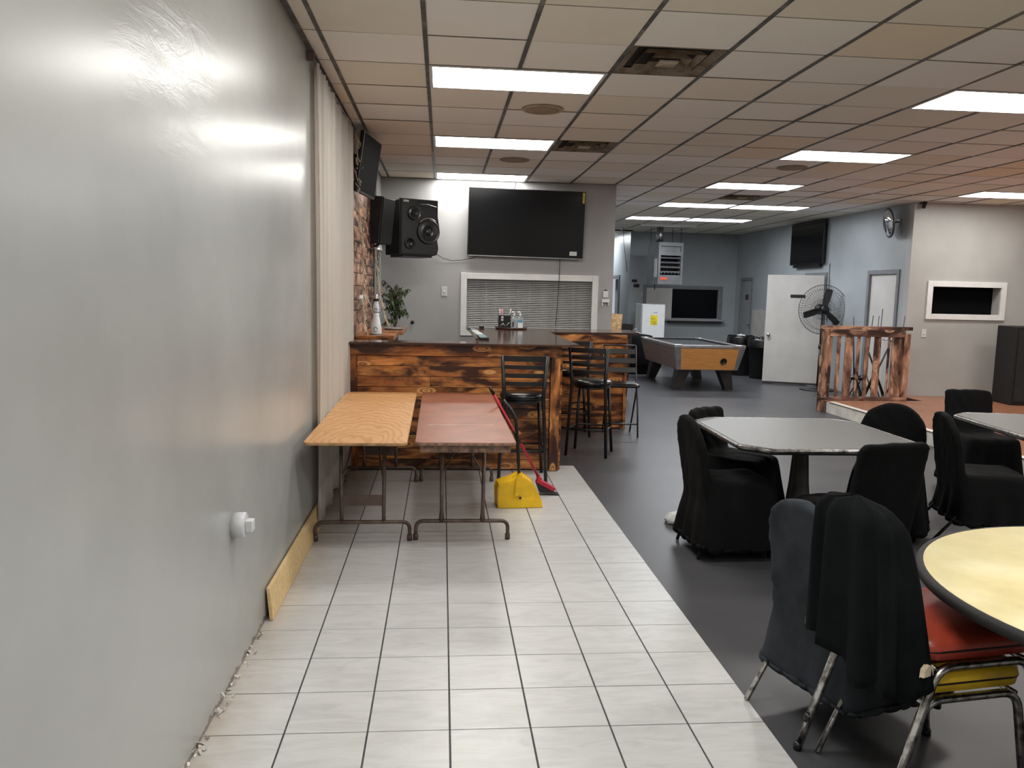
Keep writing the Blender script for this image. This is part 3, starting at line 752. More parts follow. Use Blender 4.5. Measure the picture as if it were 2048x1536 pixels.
bm = NB(); box(bm, -.22, -.15, -d2-.012, -d2-.006, .30, .325); obj('badge', bm, M_plate, t)
bm = NB(); box(bm, -.05, .05, d2, d2+.42, -.05, .05); obj('wall_bracket', bm, M_metalblk, t)
bm = NB(); box(bm, -.2, .2, -.2, .2, -h2-.03, -h2+.005); obj('underside_bracket', bm, M_metalblk, t)
# second speaker on the left wall, small reflector lamp below
t = thing('wall_speaker', 'black box speaker mounted high on the left wall beyond the torched wood', 'speaker', (-.745, 9.5, 2.42), math.radians(66))
bm = NB(); box(bm, -.15, .15, -.11, .07, -.27, .26, .01, mat=T(rx=.10)); obj('cabinet', bm, M_blkmat, t)
bm = NB(); box(bm, -.14, .14, -.122, -.112, -.26, .25, .004, mat=T(rx=.10)); obj('grille', bm, M_blk, t)
bm = NB(); box(bm, -.03, .03, .06, .10, -.04, .04); obj('wall_bracket', bm, M_metalblk, t)
t = thing('clamp_lamp', 'small silver reflector clamp lamp under the high wall speaker', 'lamp', (-.74, 9.42, 2.10))
bm = NB(); lathe(bm, [(.012, .06), (.02, .045), (.055, .0), (.075, -.03), (.072, -.032), (.05, -.004), (.015, .04)], 24, mat=T(ry=.4)); obj('reflector', bm, M_steel, t, True)
bm = NB(); lathe(bm, [(0, .11), (.014, .11), (.014, .05), (0, .05)], 12); obj('socket', bm, M_blk, t)
bm = NB(); tube(bm, [(-.02, 0, .09), (-.12, .0, .10)], .006, 6); obj('clamp_arm', bm, M_metalblk, t)
# tilted tv on left wall
t = thing('television', 'small black television seen edge-on high on the left wall by the ceiling', 'television', (-.715, 7.83, 2.775)); t.rotation_euler = (0, 0, math.radians(-8))
mt_ = T(ry=.14)
bm = NB(); box(bm, -.02, .02, -.35, .35, -.27, .27, .004, mat=mt_); obj('tv_housing', bm, M_blk, t)
bm = NB(); box(bm, .0205, .022, -.335, .335, -.25, .26, mat=mt_); obj('screen', bm, M_dull, t)
bm = NB(); box(bm, -.10, -.01, -.08, .08, -.1, .1); obj('wall_mount', bm, M_metalblk, t)

# string lights
bm = NB()
def drop(p, L, n=3):
    q = Vector(p); pts = [q.copy()]
    for k in range(n): q = q+Vector((random.uniform(.0, .02), random.uniform(-.04, .04), -L/n)); pts.append(q.copy())
    tube(bm, pts, .003, 4, cap=False); box(bm, -.004, .004, -.004, .004, -.012, .0, mat=T(tuple(pts[-1])))
main = [(-.79, 7.46, 3.05), (-.79, 7.5, 2.75), (-.79, 7.56, 2.45), (-.78, 7.7, 2.2), (-.78, 7.85, 1.95), (-.78, 8.0, 1.75), (-.78, 8.0, 1.5), (-.77, 7.95, 1.3), (-.73, 7.85, 1.2)]
for L in range(3):
    tube(bm, [(p[0]+random.uniform(0, .02), p[1]+random.uniform(-.03, .03), p[2]) for p in main], .003, 5)
for a, b in zip(main, main[1:]):
    for k in range(9):
        t_ = random.random(); p = Vector(a)*(1-t_)+Vector(b)*t_; drop(p+Vector((0, random.uniform(-.04, .04), 0)), random.uniform(.04, .10))
o = obj('string_lights', bm, M_cable, None, True); tag(o, 'tangled clear icicle string lights hanging down the torched wood by the curtain', 'string lights')
bm = NB()
main = [(-.77, 9.35, 2.1), (-.77, 9.4, 1.9), (-.74, 9.35, 1.7), (-.72, 9.3, 1.55), (-.66, 9.2, 1.35), (-.60, 9.1, 1.22)]
for L in range(2): tube(bm, [(p[0]+random.uniform(0, .02), p[1]+random.uniform(-.03, .03), p[2]) for p in main], .003, 5)
for a, b in zip(main, main[1:]):
    for k in range(6):
        t_ = random.random(); p = Vector(a)*(1-t_)+Vector(b)*t_; drop(p, random.uniform(.04, .09))
o = obj('string_lights', bm, M_cable, None, True); tag(o, 'second icicle string light strand drooping toward the artificial plant', 'string lights')
bm = NB(); tube(bm, [(-.76, 9.55, 2.05), (-.77, 9.6, 1.8), (-.72, 9.55, 1.6), (-.62, 9.4, 1.4), (-.54, 9.25, 1.2)], .006, 6); o = obj('dark_cable', bm, M_cord); tag(o, 'black cable running from the high wall speaker down past the plant', 'cable')
t = thing('power_adapter', 'white plug adapter hanging from the string lights on the torched wood', 'adapter', (-.79, 7.93, 1.52))
bm = NB(); box(bm, -.012, .02, -.03, .03, -.04, .04, .004, mat=T(rx=.6)); obj('adapter_body', bm, M_plate, t)
bm = NB(); tube(bm, [(.01, .02, .03), (.04, .05, .05), (.09, .08, -.05), (.11, .06, -.14)], .004, 6); obj('adapter_lead', bm, M_plate, t)

# ficus
t = thing('artificial_plant', 'artificial ficus tree with drooping grey green leaves in the back corner', 'plant', (-.55, 10.35, 0))
bm = NB(); tube(bm, [(-.08, -.1, .3), (-.06, -.1, .9), (-.03, -.08, 1.3), (.03, -.05, 1.6)], [.022, .02, .014, .008], 8)
ends = []
for k in range(22):
    a = random.uniform(0, 2*PI); z0 = random.uniform(1.15, 1.58); r = random.uniform(.12, .32)
    b0 = Vector((-.04, -.08, z0)); mid = b0+Vector((r*.5*math.cos(a), r*.35*math.sin(a), .16)); e = b0+Vector((r*math.cos(a), r*.6*math.sin(a), random.uniform(.0, .26)))
    if e.x < -.20: e.x = -.20
    tube(bm, [b0, mid, e], [.006, .004, .002], 5); ends.append((b0, mid, e))
obj('trunk', bm, M_trunk, t, True)
bm = NB()
for b0, mid, e in ends:
    for k in range(17):
        s = random.uniform(.3, 1.0); p = b0*(1-s)**2+mid*2*s*(1-s)+e*s*s
        L = random.uniform(.05, .085); W = L*.24
        m = T(tuple(p), random.uniform(.3, 1.3), random.uniform(-.4, .4), random.uniform(0, 2*PI))
        pts = [(0, 0, 0), (W, -L*.4, .006), (0, -L, -.012), (-W, -L*.4, .006)]
        vs = [bm.verts.new(m @ Vector(q)) for q in pts]
        bm.faces.new(vs)
o = obj('foliage', bm, M_leaf, t); o['kind'] = 'stuff'
bm = NB(); lathe(bm, [(0, 0), (.13, 0), (.16, .3), (.15, .3), (.14, .26), (0, .26)], 24, c=(-.08, -.1, 0)); obj('pot', bm, M_blk, t, True)

# ================================================================ FOLDING TABLES
def folding_table(label, loc, rz, topmat, edgemat, kind):
    t = thing('folding_table', label, 'table', loc, rz, 'folding tables by the bar')       # local origin: near-centre of top footprint, y along length
    W, L, H = .60, 2.32, .745
    bm = NB(); loft(bm, [rrect(W/2-a, L/2-a, .035, z, 5, 0, L/2) for a, z in ((.004, H-.02), (0, H-.016), (0, H-.004))], smooth=False); obj('table_edge', bm, edgemat, t)
    bm = NB(); loft(bm, [rrect(W/2-a, L/2-a, .035, z, 5, 0, L/2) for a, z in ((.001, H-.004), (.003, H))], smooth=False)
    top = obj('table_top', bm, topmat, t)
    if kind == 'brown':
        bm = NB(); box(bm, -W/2+.03, W/2-.03, .05, .07, H-.07, H-.02); box(bm, -W/2+.03, -W/2+.05, .07, L-.07, H-.06, H-.02); box(bm, W/2-.05, W/2-.03, .07, L-.07, H-.06, H-.02); box(bm, -W/2+.03, W/2-.03, L-.07, L-.05, H-.07, H-.02)
        obj('apron', bm, M_edge, t)
        bm = NB(); box(bm, -.23, .20, .62, .628, H+.0002, H+.0012); box(bm, -.25, -.05, .60, .603, H+.0002, H+.0012); obj('scratch', bm, simple('pale_scratch', (206, 178, 162), .5), t)
    else:
        bm = NB(); box(bm, -W/2+.04, W/2-.04, .30, .36, H-.045, H-.02); box(bm, -W/2+.04, W/2-.04, L-.5, L-.44, H-.045, H-.02); obj('cross_batten', bm, edgemat, t)
    for yy, sgn in ((.50, 1), (2.12, -1)):
        g = bpy.data.objects.new('leg_frame', None)
        bm = NB(); hw = .303
        tube(bm, arc([(-hw, yy, .02), (-hw, yy, .125), (hw, yy, .125), (hw, yy, .02)], .085, 6), .0125, 10)
        for s in (-1, 1):
            tube(bm, [(s*.135, yy, .125), (s*.135, yy, .20), (s*.14, yy, H-.03)], [.020 if kind == 'brown' else .013, .0125, .0125], 8)
        tube(bm, [(-.2, yy, H-.035), (.2, yy, H-.035)], .011, 8)
        lf = obj('leg_frame', bm, M_bronze, t, True)
        for s in (-1, 1):
            bm = NB(); lathe(bm, [(0, 0), (.017, 0), (.017, .035), (.013, .04), (0, .04)], 12, c=(s*hw, yy, .001)); obj('foot_cap', bm, M_bronze, lf)
        if kind == 'ply':
            obox('cross_plate', -.13, .13, yy-.004, yy+.004, .235, .305, simple('brown_cross_plate', (96, 80, 74), .5, .3, var=.15), lf)
            bm = NB(); tube(bm, arc([(-.13, yy, .42), (-.10, yy+sgn*.10, .52), (-.08, yy+sgn*.36, H-.04)], .1, 4), .007, 6)
            tube(bm, arc([(.13, yy, .42), (.10, yy+sgn*.10, .52), (.08, yy+sgn*.36, H-.04)], .1, 4), .007, 6); obj('fold_brace', bm, M_bronze, t, True)
        else:
            bm = NB()
            for s in (-1, 1):
                tube(bm, [(s*.135, yy, .44), (s*.02, yy+sgn*.22, .60)], .006, 6)
            tube(bm, [(-.05, yy+sgn*.22, .60), (.05, yy+sgn*.22, .60)], .009, 6)
            tube(bm, [(.03, yy+sgn*.22, .60), (.03, yy+sgn*.30, H-.05)], .006, 6); tube(bm, [(-.03, yy+sgn*.22, .60), (-.03, yy+sgn*.30, H-.05)], .006, 6)
            obj('fold_brace', bm, M_bronze, t, True)
    return t
folding_table('folding table with light plywood top beside the curtain', (-.495, 4.64, 0), math.radians(.4), M_ply, M_pine2, 'ply')
folding_table('folding table with worn scratched reddish brown top beside the broom', (.150, 4.66, 0), math.radians(.3), M_worn, M_edge, 'brown')

# ================================================================ BROOM, DUSTPAN
t = thing('dustpan', 'yellow upright lobby dustpan with a bent black handle beside the brown table', 'dustpan', (.60, 5.98, 0), math.radians(4))
pts = [(-.165, 0), (.175, 0), (.155, .09), (.10, .185), (.03, .235), (-.01, .24), (-.05, .215), (-.16, .18), (-.172, .14)]
bm = NB(); prism(bm, pts, -.09, .06, mat=T((0, 0, .004), rx=PI/2), bev=.008); obj('pan_body', bm, M_yel, t)
bm = NB(); prism(bm, [(-.165, .0), (.175, 0), (.165, .06), (-.168, .085)], .06, .068, mat=T((0, 0, .004), rx=PI/2), bev=.003); obj('pan_rim', bm, M_yel, t)
bm = NB(); prism(bm, [(-.045, .085), (-.035, .22), (-.01, .265), (.01, .25), (.0, .10)], .062, .078, mat=T((0, 0, .004), rx=PI/2), bev=.004); obj('handle_socket', bm, M_yel, t)
bm = NB(); lathe(bm, [(0, 0), (.010, 0), (.010, .006), (0, .006)], 12, mat=T((.0, -.078, .085), rx=PI/2)); obj('rivet', bm, M_leg, t)
bm = NB(); tube(bm, arc([(-.0, -.02, .20), (-.015, -.01, .45), (-.035, 0, .70), (-.13, .02, .82)], .09, 6), .0125, 10); obj('pan_handle', bm, M_metalblk, t, True)
t = thing('broom', 'red handled broom leaning on the edge of the brown folding table', 'broom', (0, 0, 0))
A = Vector((.815, 6.33, .11)); B = Vector((.375, 6.15, .895))
bm = NB(); tube(bm, [A, A.lerp(B, .93)], .0115, 10); obj('broom_handle', bm, M_red, t, True)
bm = NB(); tube(bm, [A.lerp(B, .93), B], .0135, 10); obj('handle_grip', bm, M_blk, t, True)
bm = NB(); tube(bm, [A.lerp(B, .42), A.lerp(B, .55)], .0125, 10); obj('handle_sleeve', bm, M_blk, t, True)
m = T((.845, 6.33, .088), 0, .50, 0)
bm = NB(); box(bm, -.075, .095, -.03, .03, -.02, .018, .008, mat=m); tube(bm, [m @ Vector((-.03, 0, .0)), A.lerp(B, .06)], .018, 8); obj('broom_block', bm, M_red, t)
bm = NB(); V0 = [m @ Vector(p) for p in ((-.075, -.026, -.02), (.095, -.026, -.02), (.095, .026, -.02), (-.075, .026, -.02))]
V1 = [(.80, 6.29, .025), (.965, 6.29, .004), (.965, 6.37, .004), (.80, 6.37, .025)]
loft(bm, [V0, V1], smooth=False); obj('bristles', bm, M_blkmat, t)

# ================================================================ BAR STOOLS
def bar_stool(label, loc, ang):
    t = thing('bar_stool', label, 'bar stool', loc, ang, 'ladder back bar stools')       # local: faces +y, back at -y
    bm = NB(); lathe(bm, [(0, .705), (.185, .705), (.20, .715), (.205, .735), (.19, .757), (.12, .768), (0, .770)], 32, c=(0, .01, 0)); obj('seat', bm, M_vinyl, t, True)
    bm = NB(); tube(bm, [(.165*math.cos(a), .01+.165*math.sin(a), .69) for a in [2*PI*k/24 for k in range(24)]], .013, 8, closed=True); obj('seat_ring', bm, M_metalblk, t, True)
    for s in (-1, 1):
        bm = NB(); tube(bm, [(s*.205, -.205, .0), (s*.175, -.175, .62), (s*.168, -.178, .74), (s*.19, -.215, 1.095)], [.0155, .0155, .018, .0165], 8); obj('leg', bm, M_metalblk, t, True)
        bm = NB(); tube(bm, [(s*.195, .175, .0), (s*.15, .13, .69)], .0155, 8); obj('leg', bm, M_metalblk, t, True)
        for yy, xx in ((-.205, .205), (.175, .195)):
            pass
    bm = NB(); P_ = [(-.192, -.19), (.192, -.19), (.185, .165), (-.185, .165)]
    tube(bm, [(x, y, .27) for x, y in P_], .010, 6, closed=True)
    obj('footrest', bm, M_metalblk, t, True)
    for k in range(4):
        z = .855+k*.072; h = .017 if k < 3 else .024; f = (z-.74)/.355; hw = .168+.022*f; y = -.178-.037*f
        bm = NB(); rg = []
        for a in range(9):
            u = -1+2*a/8; x = hw*u; yy = y-.022*(1-u*u)
            rg.append([(x, yy-.006, z-h), (x, yy+.006, z-h), (x, yy+.006, z+h), (x, yy-.006, z+h)])
        loft(bm, rg, smooth=False); obj('back_slat', bm, M_metalblk, t)
    return t
st = bar_stool('black ladder back bar stool in front of the bar beside the broom', (.705, 7.0, 0), 0)
st.rotation_euler = (0, 0, math.radians(-3)); st.location = (.715, 6.955, 0)
dup(st, (1.53, 8.02, 0), math.radians(-22), 'black ladder back bar stool standing free on the dark floor right of the bar corner')
dup(st, (1.50, 9.13, 0), math.radians(-4), 'black ladder back bar stool mostly hidden against the rear bar section')
# folding counter chair
t = thing('folding_stool', 'black folding counter chair with wide back slats at the end of the rear bar', 'folding chair', (2.08, 9.12, 0), math.radians(176))
# local faces +y, back at -y
for s in (-1, 1):
    bm = NB(); tube(bm, [(s*.185, .20, 0), (s*.185, .12, .34), (s*.185, -.02, .60), (s*.19, -.20, 1.03)], .010, 8); obj('front_upright', bm, M_metalblk, t, True)
    bm = NB(); tube(bm, [(s*.165, -.24, 0), (s*.165, .14, .57)], .010, 8); obj('rear_leg', bm, M_metalblk, t, True)
for hx_, yy_, zz_ in ((.19, -.20, 1.03), (.185, .17, .15), (.165, -.17, .10)):
    bm = NB(); tube(bm, [(-hx_, yy_, zz_), (hx_, yy_, zz_)], .009, 8); obj('cross_tube', bm, M_metalblk, t, True)
for k in range(3):
    z = .96-k*.105; y = -.20+.43*(1.03-z)*.98
    bm = NB(); box(bm, -.185, .185, -.006, .006, -.032, .032, .003, mat=T((0, y, z), rx=.38)); obj('back_slat', bm, simple('dark_grey_slat', (40, 38, 37), .4) if k == 0 else bpy.data.materials['dark_grey_slat'], t)
bm = NB(); loft(bm, [rrect(.19-a, .19-a, .05, z, 6, 0, .05) for a, z in ((.01, .575), (0, .585), (0, .60), (.012, .615), (.05, .62))]); obj('seat', bm, M_vinyl, t, True)

# ================================================================ RIGHT WALL: doors, tv, mirror
def door_frame(name, y0, y1, ztop, x=7.07, t=.06, mat=None):
    e = struct(bpy.data.objects.new(name, None)); C.objects.link(e)
    for a in ((y0, y0+t, 0, ztop), (y1-t, y1, 0, ztop), (y0+t, y1-t, ztop-t, ztop)):
        obox('frame_board', x-.022, x+.13, a[0], a[1], a[2], a[3], mat or M_trimG, e, .003)
    return e
d1 = door_frame('door_1', 17.9, 18.65, 2.07)
obox('door_leaf', 7.09, 7.13, 17.965, 18.585, .01, 2.005, M_doorG, d1)
obox('door_sign', 7.082, 7.09, 18.20, 18.38, 1.56, 1.68, simple('brown_sign', (70, 56, 54), .5), d1)
bm = NB(); lathe(bm, [(0, 0), (.012, 0), (.012, .035), (.03, .045), (.03, .065), (0, .075)], 16, mat=T((7.09, 18.03, 1.0), ry=-PI/2)); obj('door_knob', bm, M_steel, d1, True)
d2 = door_frame('door_2', 14.35, 15.25, 2.11)
slab('room_dark_sheet', 7.5, 7.52, 14.2, 15.5, 0, 2.2, M_void, d2)  # black sheet painted as the dark past the doorway
lf = bpy.data.objects.new('door_leaf', None)
A0 = Vector((6.075, 14.69, 0)); B0 = Vector((6.99, 14.30, 0)); L = (B0-A0).length; ang = math.atan2((B0-A0).y, (B0-A0).x)
bm = NB(); box(bm, 0, L, 0, .042, .02, 2.05, .003); leaf = obj('door_leaf', bm, M_doorW, d2, loc=tuple(A0), rot=(0, 0, ang))
bm = NB(); box(bm, .42, .68, -.006, 0, 1.63, 1.69, .002); obj('door_sign', bm, M_blk, leaf)
bm = NB(); lathe(bm, [(0, 0), (.014, 0), (.014, .03), (.032, .042), (.032, .062), (0, .075)], 16, mat=T((.07, 0, .93), rx=PI/2)); obj('door_knob', bm, M_steel, leaf, True)
bm = NB(); box(bm, .0, L, -.004, .0, .02, .05); obj('kick_sweep', bm, M_leg, leaf)
d3 = door_frame('door_3', 11.98, 12.92, 2.11, t=.07)
obox('door_leaf', 7.09, 7.13, 12.05, 12.85, .01, 2.04, M_doorW, d3)
bm = NB(); tube(bm, [(7.09, 12.13, 1.0), (7.03, 12.13, 1.0), (7.02, 12.24, 1.0)], .011, 8); lathe(bm, [(0, 0), (.028, 0), (.028, .01), (0, .01)], 16, mat=T((7.09, 12.13, 1.0), ry=-PI/2)); obj('lever_handle', bm, M_steel, d3, True)
d4 = struct(bpy.data.objects.new('door_4', None)); C.objects.link(d4)
for a in ((dy0, dy0+.07, 0, 2.1), (dy1-.07, dy1, 0, 2.1), (dy0+.07, dy1-.07, 2.03, 2.1)): obox('frame_board', 4.415, 4.59, *a, M_trimG, d4)
obox('half_open_leaf', 4.62, 4.66, dy0+1.05, dy0+1.35, .01, 2.02, M_doorG, d4); obox('room_dark_sheet', 4.9, 4.92, dy0-.3, dy1+.3, 0, 2.2, M_void, d4)  # the sheet past the leaf is coloured as unlit space
# unpainted wall patch
bm = NB(); prism(bm, [(15.35, .75), (17.85, .72), (17.85, 1.33), (17.4, 1.36), (16.9, 1.30), (16.3, 1.38), (15.8, 1.33), (15.35, 1.36)], 0, .004, mat=Matrix(((0, 0, -1, 7.07), (1, 0, 0, 0), (0, 1, 0, 0), (0, 0, 0, 1))))
obj('bare_plaster_patch', bm, simple('bare_plaster', (182, 178, 172), .7, var=.08, scale=3), wr)
# tv on right wall
t = thing('television', 'black flat television high on the blue grey wall above the open door', 'television', (7.0, 15.12, 2.68))
bm = NB(); box(bm, -.02, .02, -.70, .70, -.405, .405, .004); box(bm, .02, .068, -.3, .3, -.2, .2); obj('tv_housing', bm, M_blk, t)
bm = NB(); box(bm, -.0225, -.0202, -.685, .685, -.385, .392); obj('screen', bm, M_screen, t)
bm = NB(); box(bm, -.02, .06, -.55, .55, -.46, -.41, .004); obj('sound_bar', bm, M_blk, t)
bm = NB(); tube(bm, [(7.06, 14.62, 2.25), (7.062, 14.60, 1.9), (7.062, 14.0, 1.2)] if False else [(7.06, 14.28, 2.27), (7.062, 14.27, 1.9), (7.062, 14.26, 1.2)], .005, 5); o = adopt(obj('power_cord', bm, M_cord), t)
# convex mirror
t = thing('convex_mirror', 'round silver convex mirror high in the corner by the ceiling', 'mirror', (6.90, 12.12, 2.82), 0)
mm_ = T((0, 0, 0), 0, 0, math.radians(168)) @ T(ry=math.radians(98))
bm = NB(); lathe(bm, [(.215, 0), (.20, .018), (.15, .045), (.08, .062), (0, .068)], 32, mat=mm_); obj('mirror_face', bm, M_mirror, t, True)
bm = NB(); lathe(bm, [(.21, -.012), (.228, -.010), (.230, .006), (.212, .008)], 32, mat=mm_); lathe(bm, [(0, -.014), (.21, -.014), (.21, -.008), (0, -.008)], 32, mat=mm_); obj('mirror_rim', bm, M_metalblk, t)
bm = NB(); tube(bm, [(.02, 0, 0), (.17, 0, .02)], .012, 8); box(bm, .155, .168, -.04, .04, -.05, .07); obj('mirror_bracket', bm, M_steel, t)
t = thing('security_camera', 'small dark security camera at the ceiling corner above the stage wall', 'security camera', (7.16, 11.66, 3.06))
bm = NB(); lathe(bm, [(0, 0), (.028, 0), (.03, .09), (.02, .10), (0, .10)], 16, mat=T((0, 0, -.05), ry=.3)); obj('camera_body', bm, M_blk, t, True); bm = NB(); box(bm, -.02, .02, 0, .07, .02, .035); obj('camera_mount', bm, M_blk, t)

# ================================================================ PEDESTAL FAN
t = thing('pedestal_fan', 'tall black pedestal fan with wire cage in front of the open door', 'fan', (6.72, 13.75, 0), math.radians(-4))
bm = NB(); lathe(bm, [(0, 0), (.30, 0), (.31, .012), (.28, .022), (.06, .04), (.03, .07), (0, .07)], 36); obj('fan_base', bm, M_metalblk, t, True)
bm = NB(); tube(bm, [(0, 0, .05), (0, 0, .80)], .024, 10); tube(bm, [(0, 0, .78), (0, 0, 1.38)], .017, 10); tube(bm, [(0, 0, .74), (0, 0, .82)], .032, 10); obj('fan_pole', bm, M_metalblk, t, True)
FZ, FR = 1.435, .435
bm = NB(); lathe(bm, [(0, .0), (.06, .0), (.09, .03), (.095, .12), (.07, .17), (0, .19)], 24, mat=T((0, .02, FZ), rx=-PI/2)); obj('motor', bm, M_metalblk, t, True)
for k in range(3):
    a = math.radians(77+120*k)
    bm = NB(); rg = []
    for i in range(6):
        r = .05+(.37-.05)*i/5; hw = (.040+.022*min(1, i/2)) if i < 5 else .055; tw = .45-.2*i/5
        rg.append([(r, -.05+s*hw*math.sin(tw)+d, s*hw*math.cos(tw)) for s, d in ((-1, -.002), (1, -.002), (1, .002), (-1, .002))])
    loft(bm, rg, smooth=False); bmesh.ops.transform(bm, matrix=T((0, 0, FZ)) @ Matrix.Rotation(-a, 4, 'Y'), verts=bm.verts); obj('blade', bm, M_blk, t)
bm = NB(); lathe(bm, [(0, 0), (.05, 0), (.045, .05), (.02, .06), (0, .06)], 20, mat=T((0, -.02, FZ), rx=PI/2)); obj('hub', bm, M_blk, t, True)
bm = NB()
for side, yo in ((-1, -.11), (1, .07)):
    for r, q in ((FR, 0), (FR*.82, .8), (FR*.4, 1)):
        tube(bm, [(r*math.cos(b), -.02+(yo+.02)*(.0 if q == 0 else q), FZ+r*math.sin(b)) for b in [2*PI*k/36 for k in range(36)]], .005 if q == 0 else .0022, 4, closed=True)
    for k in range(56):
        b = 2*PI*k/56+.05*side
        tube(bm, [(.07*math.cos(b-.3), yo, FZ+.07*math.sin(b-.3)), (FR*.55*math.cos(b-.08), yo, FZ+FR*.55*math.sin(b-.08)), (FR*.85*math.cos(b), -.02+(yo+.02)*.75, FZ+FR*.85*math.sin(b)), (FR*math.cos(b), -.02, FZ+FR*math.sin(b))], .0024, 3, cap=False)
    lathe(bm, [(.0, 0), (.075, 0), (.075, .004), (0, .004)], 20, mat=T((0, yo, FZ), rx=PI/2))
obj('cage', bm, M_metalblk, t)

# ================================================================ STAGE, RAIL, SPEAKER
SZ = .165
sg = thing('stage', 'low stage platform with brown laminate top and white scuffed riser', 'stage')
bm = NB(); prism(bm, [(5.53, 3.0), (10.25, 3.0), (10.25, 11.725), (7.08, 11.725), (7.06, 11.12), (5.53, 11.12)], SZ-.012, SZ); obj('stage_deck', bm, M_stage, sg)
bm = NB(); prism(bm, [(5.56, 3.03), (10.22, 3.03), (10.22, 11.70), (7.10, 11.70), (7.05, 11.09), (5.56, 11.09)], .001, SZ-.013); obj('stage_core', bm, M_leg, sg)
yy = 11.0
while yy > 3.1:
    L = 1.22
    obox('riser_board', 5.525, 5.555, max(3.0, yy-L)+.004, yy-.002, .002, SZ-.013, M_riser, sg, .002); yy -= L
for k in range(3): obox('edge_strip', 5.515, 5.60, 3.0+k*2.65, 5.62+k*2.65, SZ+.0005, SZ+.006, M_riser, sg)
rl = thing('stage_railing', 'torched pine railing panel with uneven slats at the stage corner', 'railing', (5.49, 11.15, 0))
def stick(name, x0, x1, z0, z1, y0=-.02, y1=.02):
    L = z1-z0; Wd = x1-x0
    return cbox(name, (L, y1-y0, Wd), ((x0+x1)/2, (y0+y1)/2, (z0+z1)/2), M_railwood, rl, .003, (0, PI/2, 0))
stick('post', -.02, .07, .001, SZ+1.04, -.05, .04)
stick('post', 1.215, 1.305, SZ+.01, SZ+.98, -.04, .05)
cbox('rail', (1.36, .10, .05), (.64, 0, 1.222), M_railwood, rl, .004)
cbox('rail', (1.14, .035, .10), (.645, -.035, 1.145), M_railwood, rl, .004)
cbox('rail', (1.34, .12, .04), (.63, 0, SZ+.028), M_railwood, rl, .004)
for x0, x1 in ((.075, .135), (.215, .265), (.335, .45), (.515, .56), (.645, .70), (.775, .875), (.985, 1.015), (1.05, 1.205)):
    stick('slat', x0, x1, SZ+.05, 1.20, -.012, .012)
t = thing('floor_speaker', 'tall black floor speaker cabinet standing on the stage at the right edge', 'speaker', (8.50, 10.95, SZ+.001), math.radians(-6))
bm = NB(); box(bm, -.33, .33, -.22, .25, 0, 1.13, .015); obj('cabinet', bm, M_blkmat, t)
bm = NB(); box(bm, -.29, .29, -.232, -.222, .05, 1.08, .004); obj('grille', bm, simple('grille_cloth', (30, 32, 33), .8), t)
bm = NB(); box(bm, -.02, .08, -.238, -.233, .07, .10, .001); obj('name_badge', bm, simple('badge_pale', (190, 196, 160), .4), t)
# stands behind the railing
def stand(label, x, y, tilt, h, braces, z0=0.0):
    t = thing('tripod_stand', label, 'stand', (x, y, z0), .0, 'stands behind the railing')
    bm = NB(); tube(bm, [(0, 0, .25), (tilt, 0, h)], [.012, .006], 8); obj('pole', bm, M_metalblk, t, True)
    for k in range(3):
        a = 2*PI*k/3
        bm = NB(); tube(bm, [(0, 0, .50), (.18*math.cos(a), .18*math.sin(a), .012)], .009, 6); obj('leg', bm, M_metalblk, t, True)
    bm = NB(); tube(bm, [(0, 0, .46), (0, 0, .56)], .02, 8); obj('collar', bm, M_metalblk, t, True)
stand('thin black tripod stand behind the railing, its tip leftmost of the five', 6.46, 12.0, -.085, 1.36, 1)
stand('thin black tripod stand behind the railing, its tip second from the left', 6.83, 12.38, .075, 1.38, 1)
stand('tallest thin black tripod stand behind the middle of the railing', 6.77, 11.95, .04, 1.49, 1)
stand('thin black tripod stand behind the railing, tip just right of the middle', 6.52, 11.58, .03, 1.39, 1)
stand('thin black tripod stand behind the railing nearest the corner of the warm grey wall', 6.74, 11.38, .10, 1.40, 1)
t = thing('keyboard_stand', 'black folding X stand behind the railing slats', 'stand', (6.55, 11.55, 0), .1)
for s in (-1, 1):
    bm = NB(); tube(bm, [(-.22*s, s*.03, .02), (.22*s, s*.03, .95)], .014, 8); obj('stand_leg', bm, M_metalblk, t, True)
    bm = NB(); tube(bm, [(-.22*s, -.18, .02), (-.22*s, .18, .02)], .014, 8); obj('stand_foot', bm, M_metalblk, t, True)
t = thing('small_stool', 'small black padded drum stool behind the railing', 'stool', (6.30, 11.62, 0))
bm = NB(); lathe(bm, [(0, .42), (.14, .42), (.15, .44), (.14, .48), (0, .485)], 20); obj('seat', bm, M_vinyl, t, True)
for k in range(3):
    a = 2*PI*k/3+.5
    bm = NB(); tube(bm, [(0, 0, .40), (.17*math.cos(a), .17*math.sin(a), .01)], .011, 6); obj('leg', bm, M_metalblk, t, True)
bm = NB(); tube(bm, [(0, 0, .2), (0, 0, .43)], .014, 8); obj('post', bm, M_metalblk, t, True)

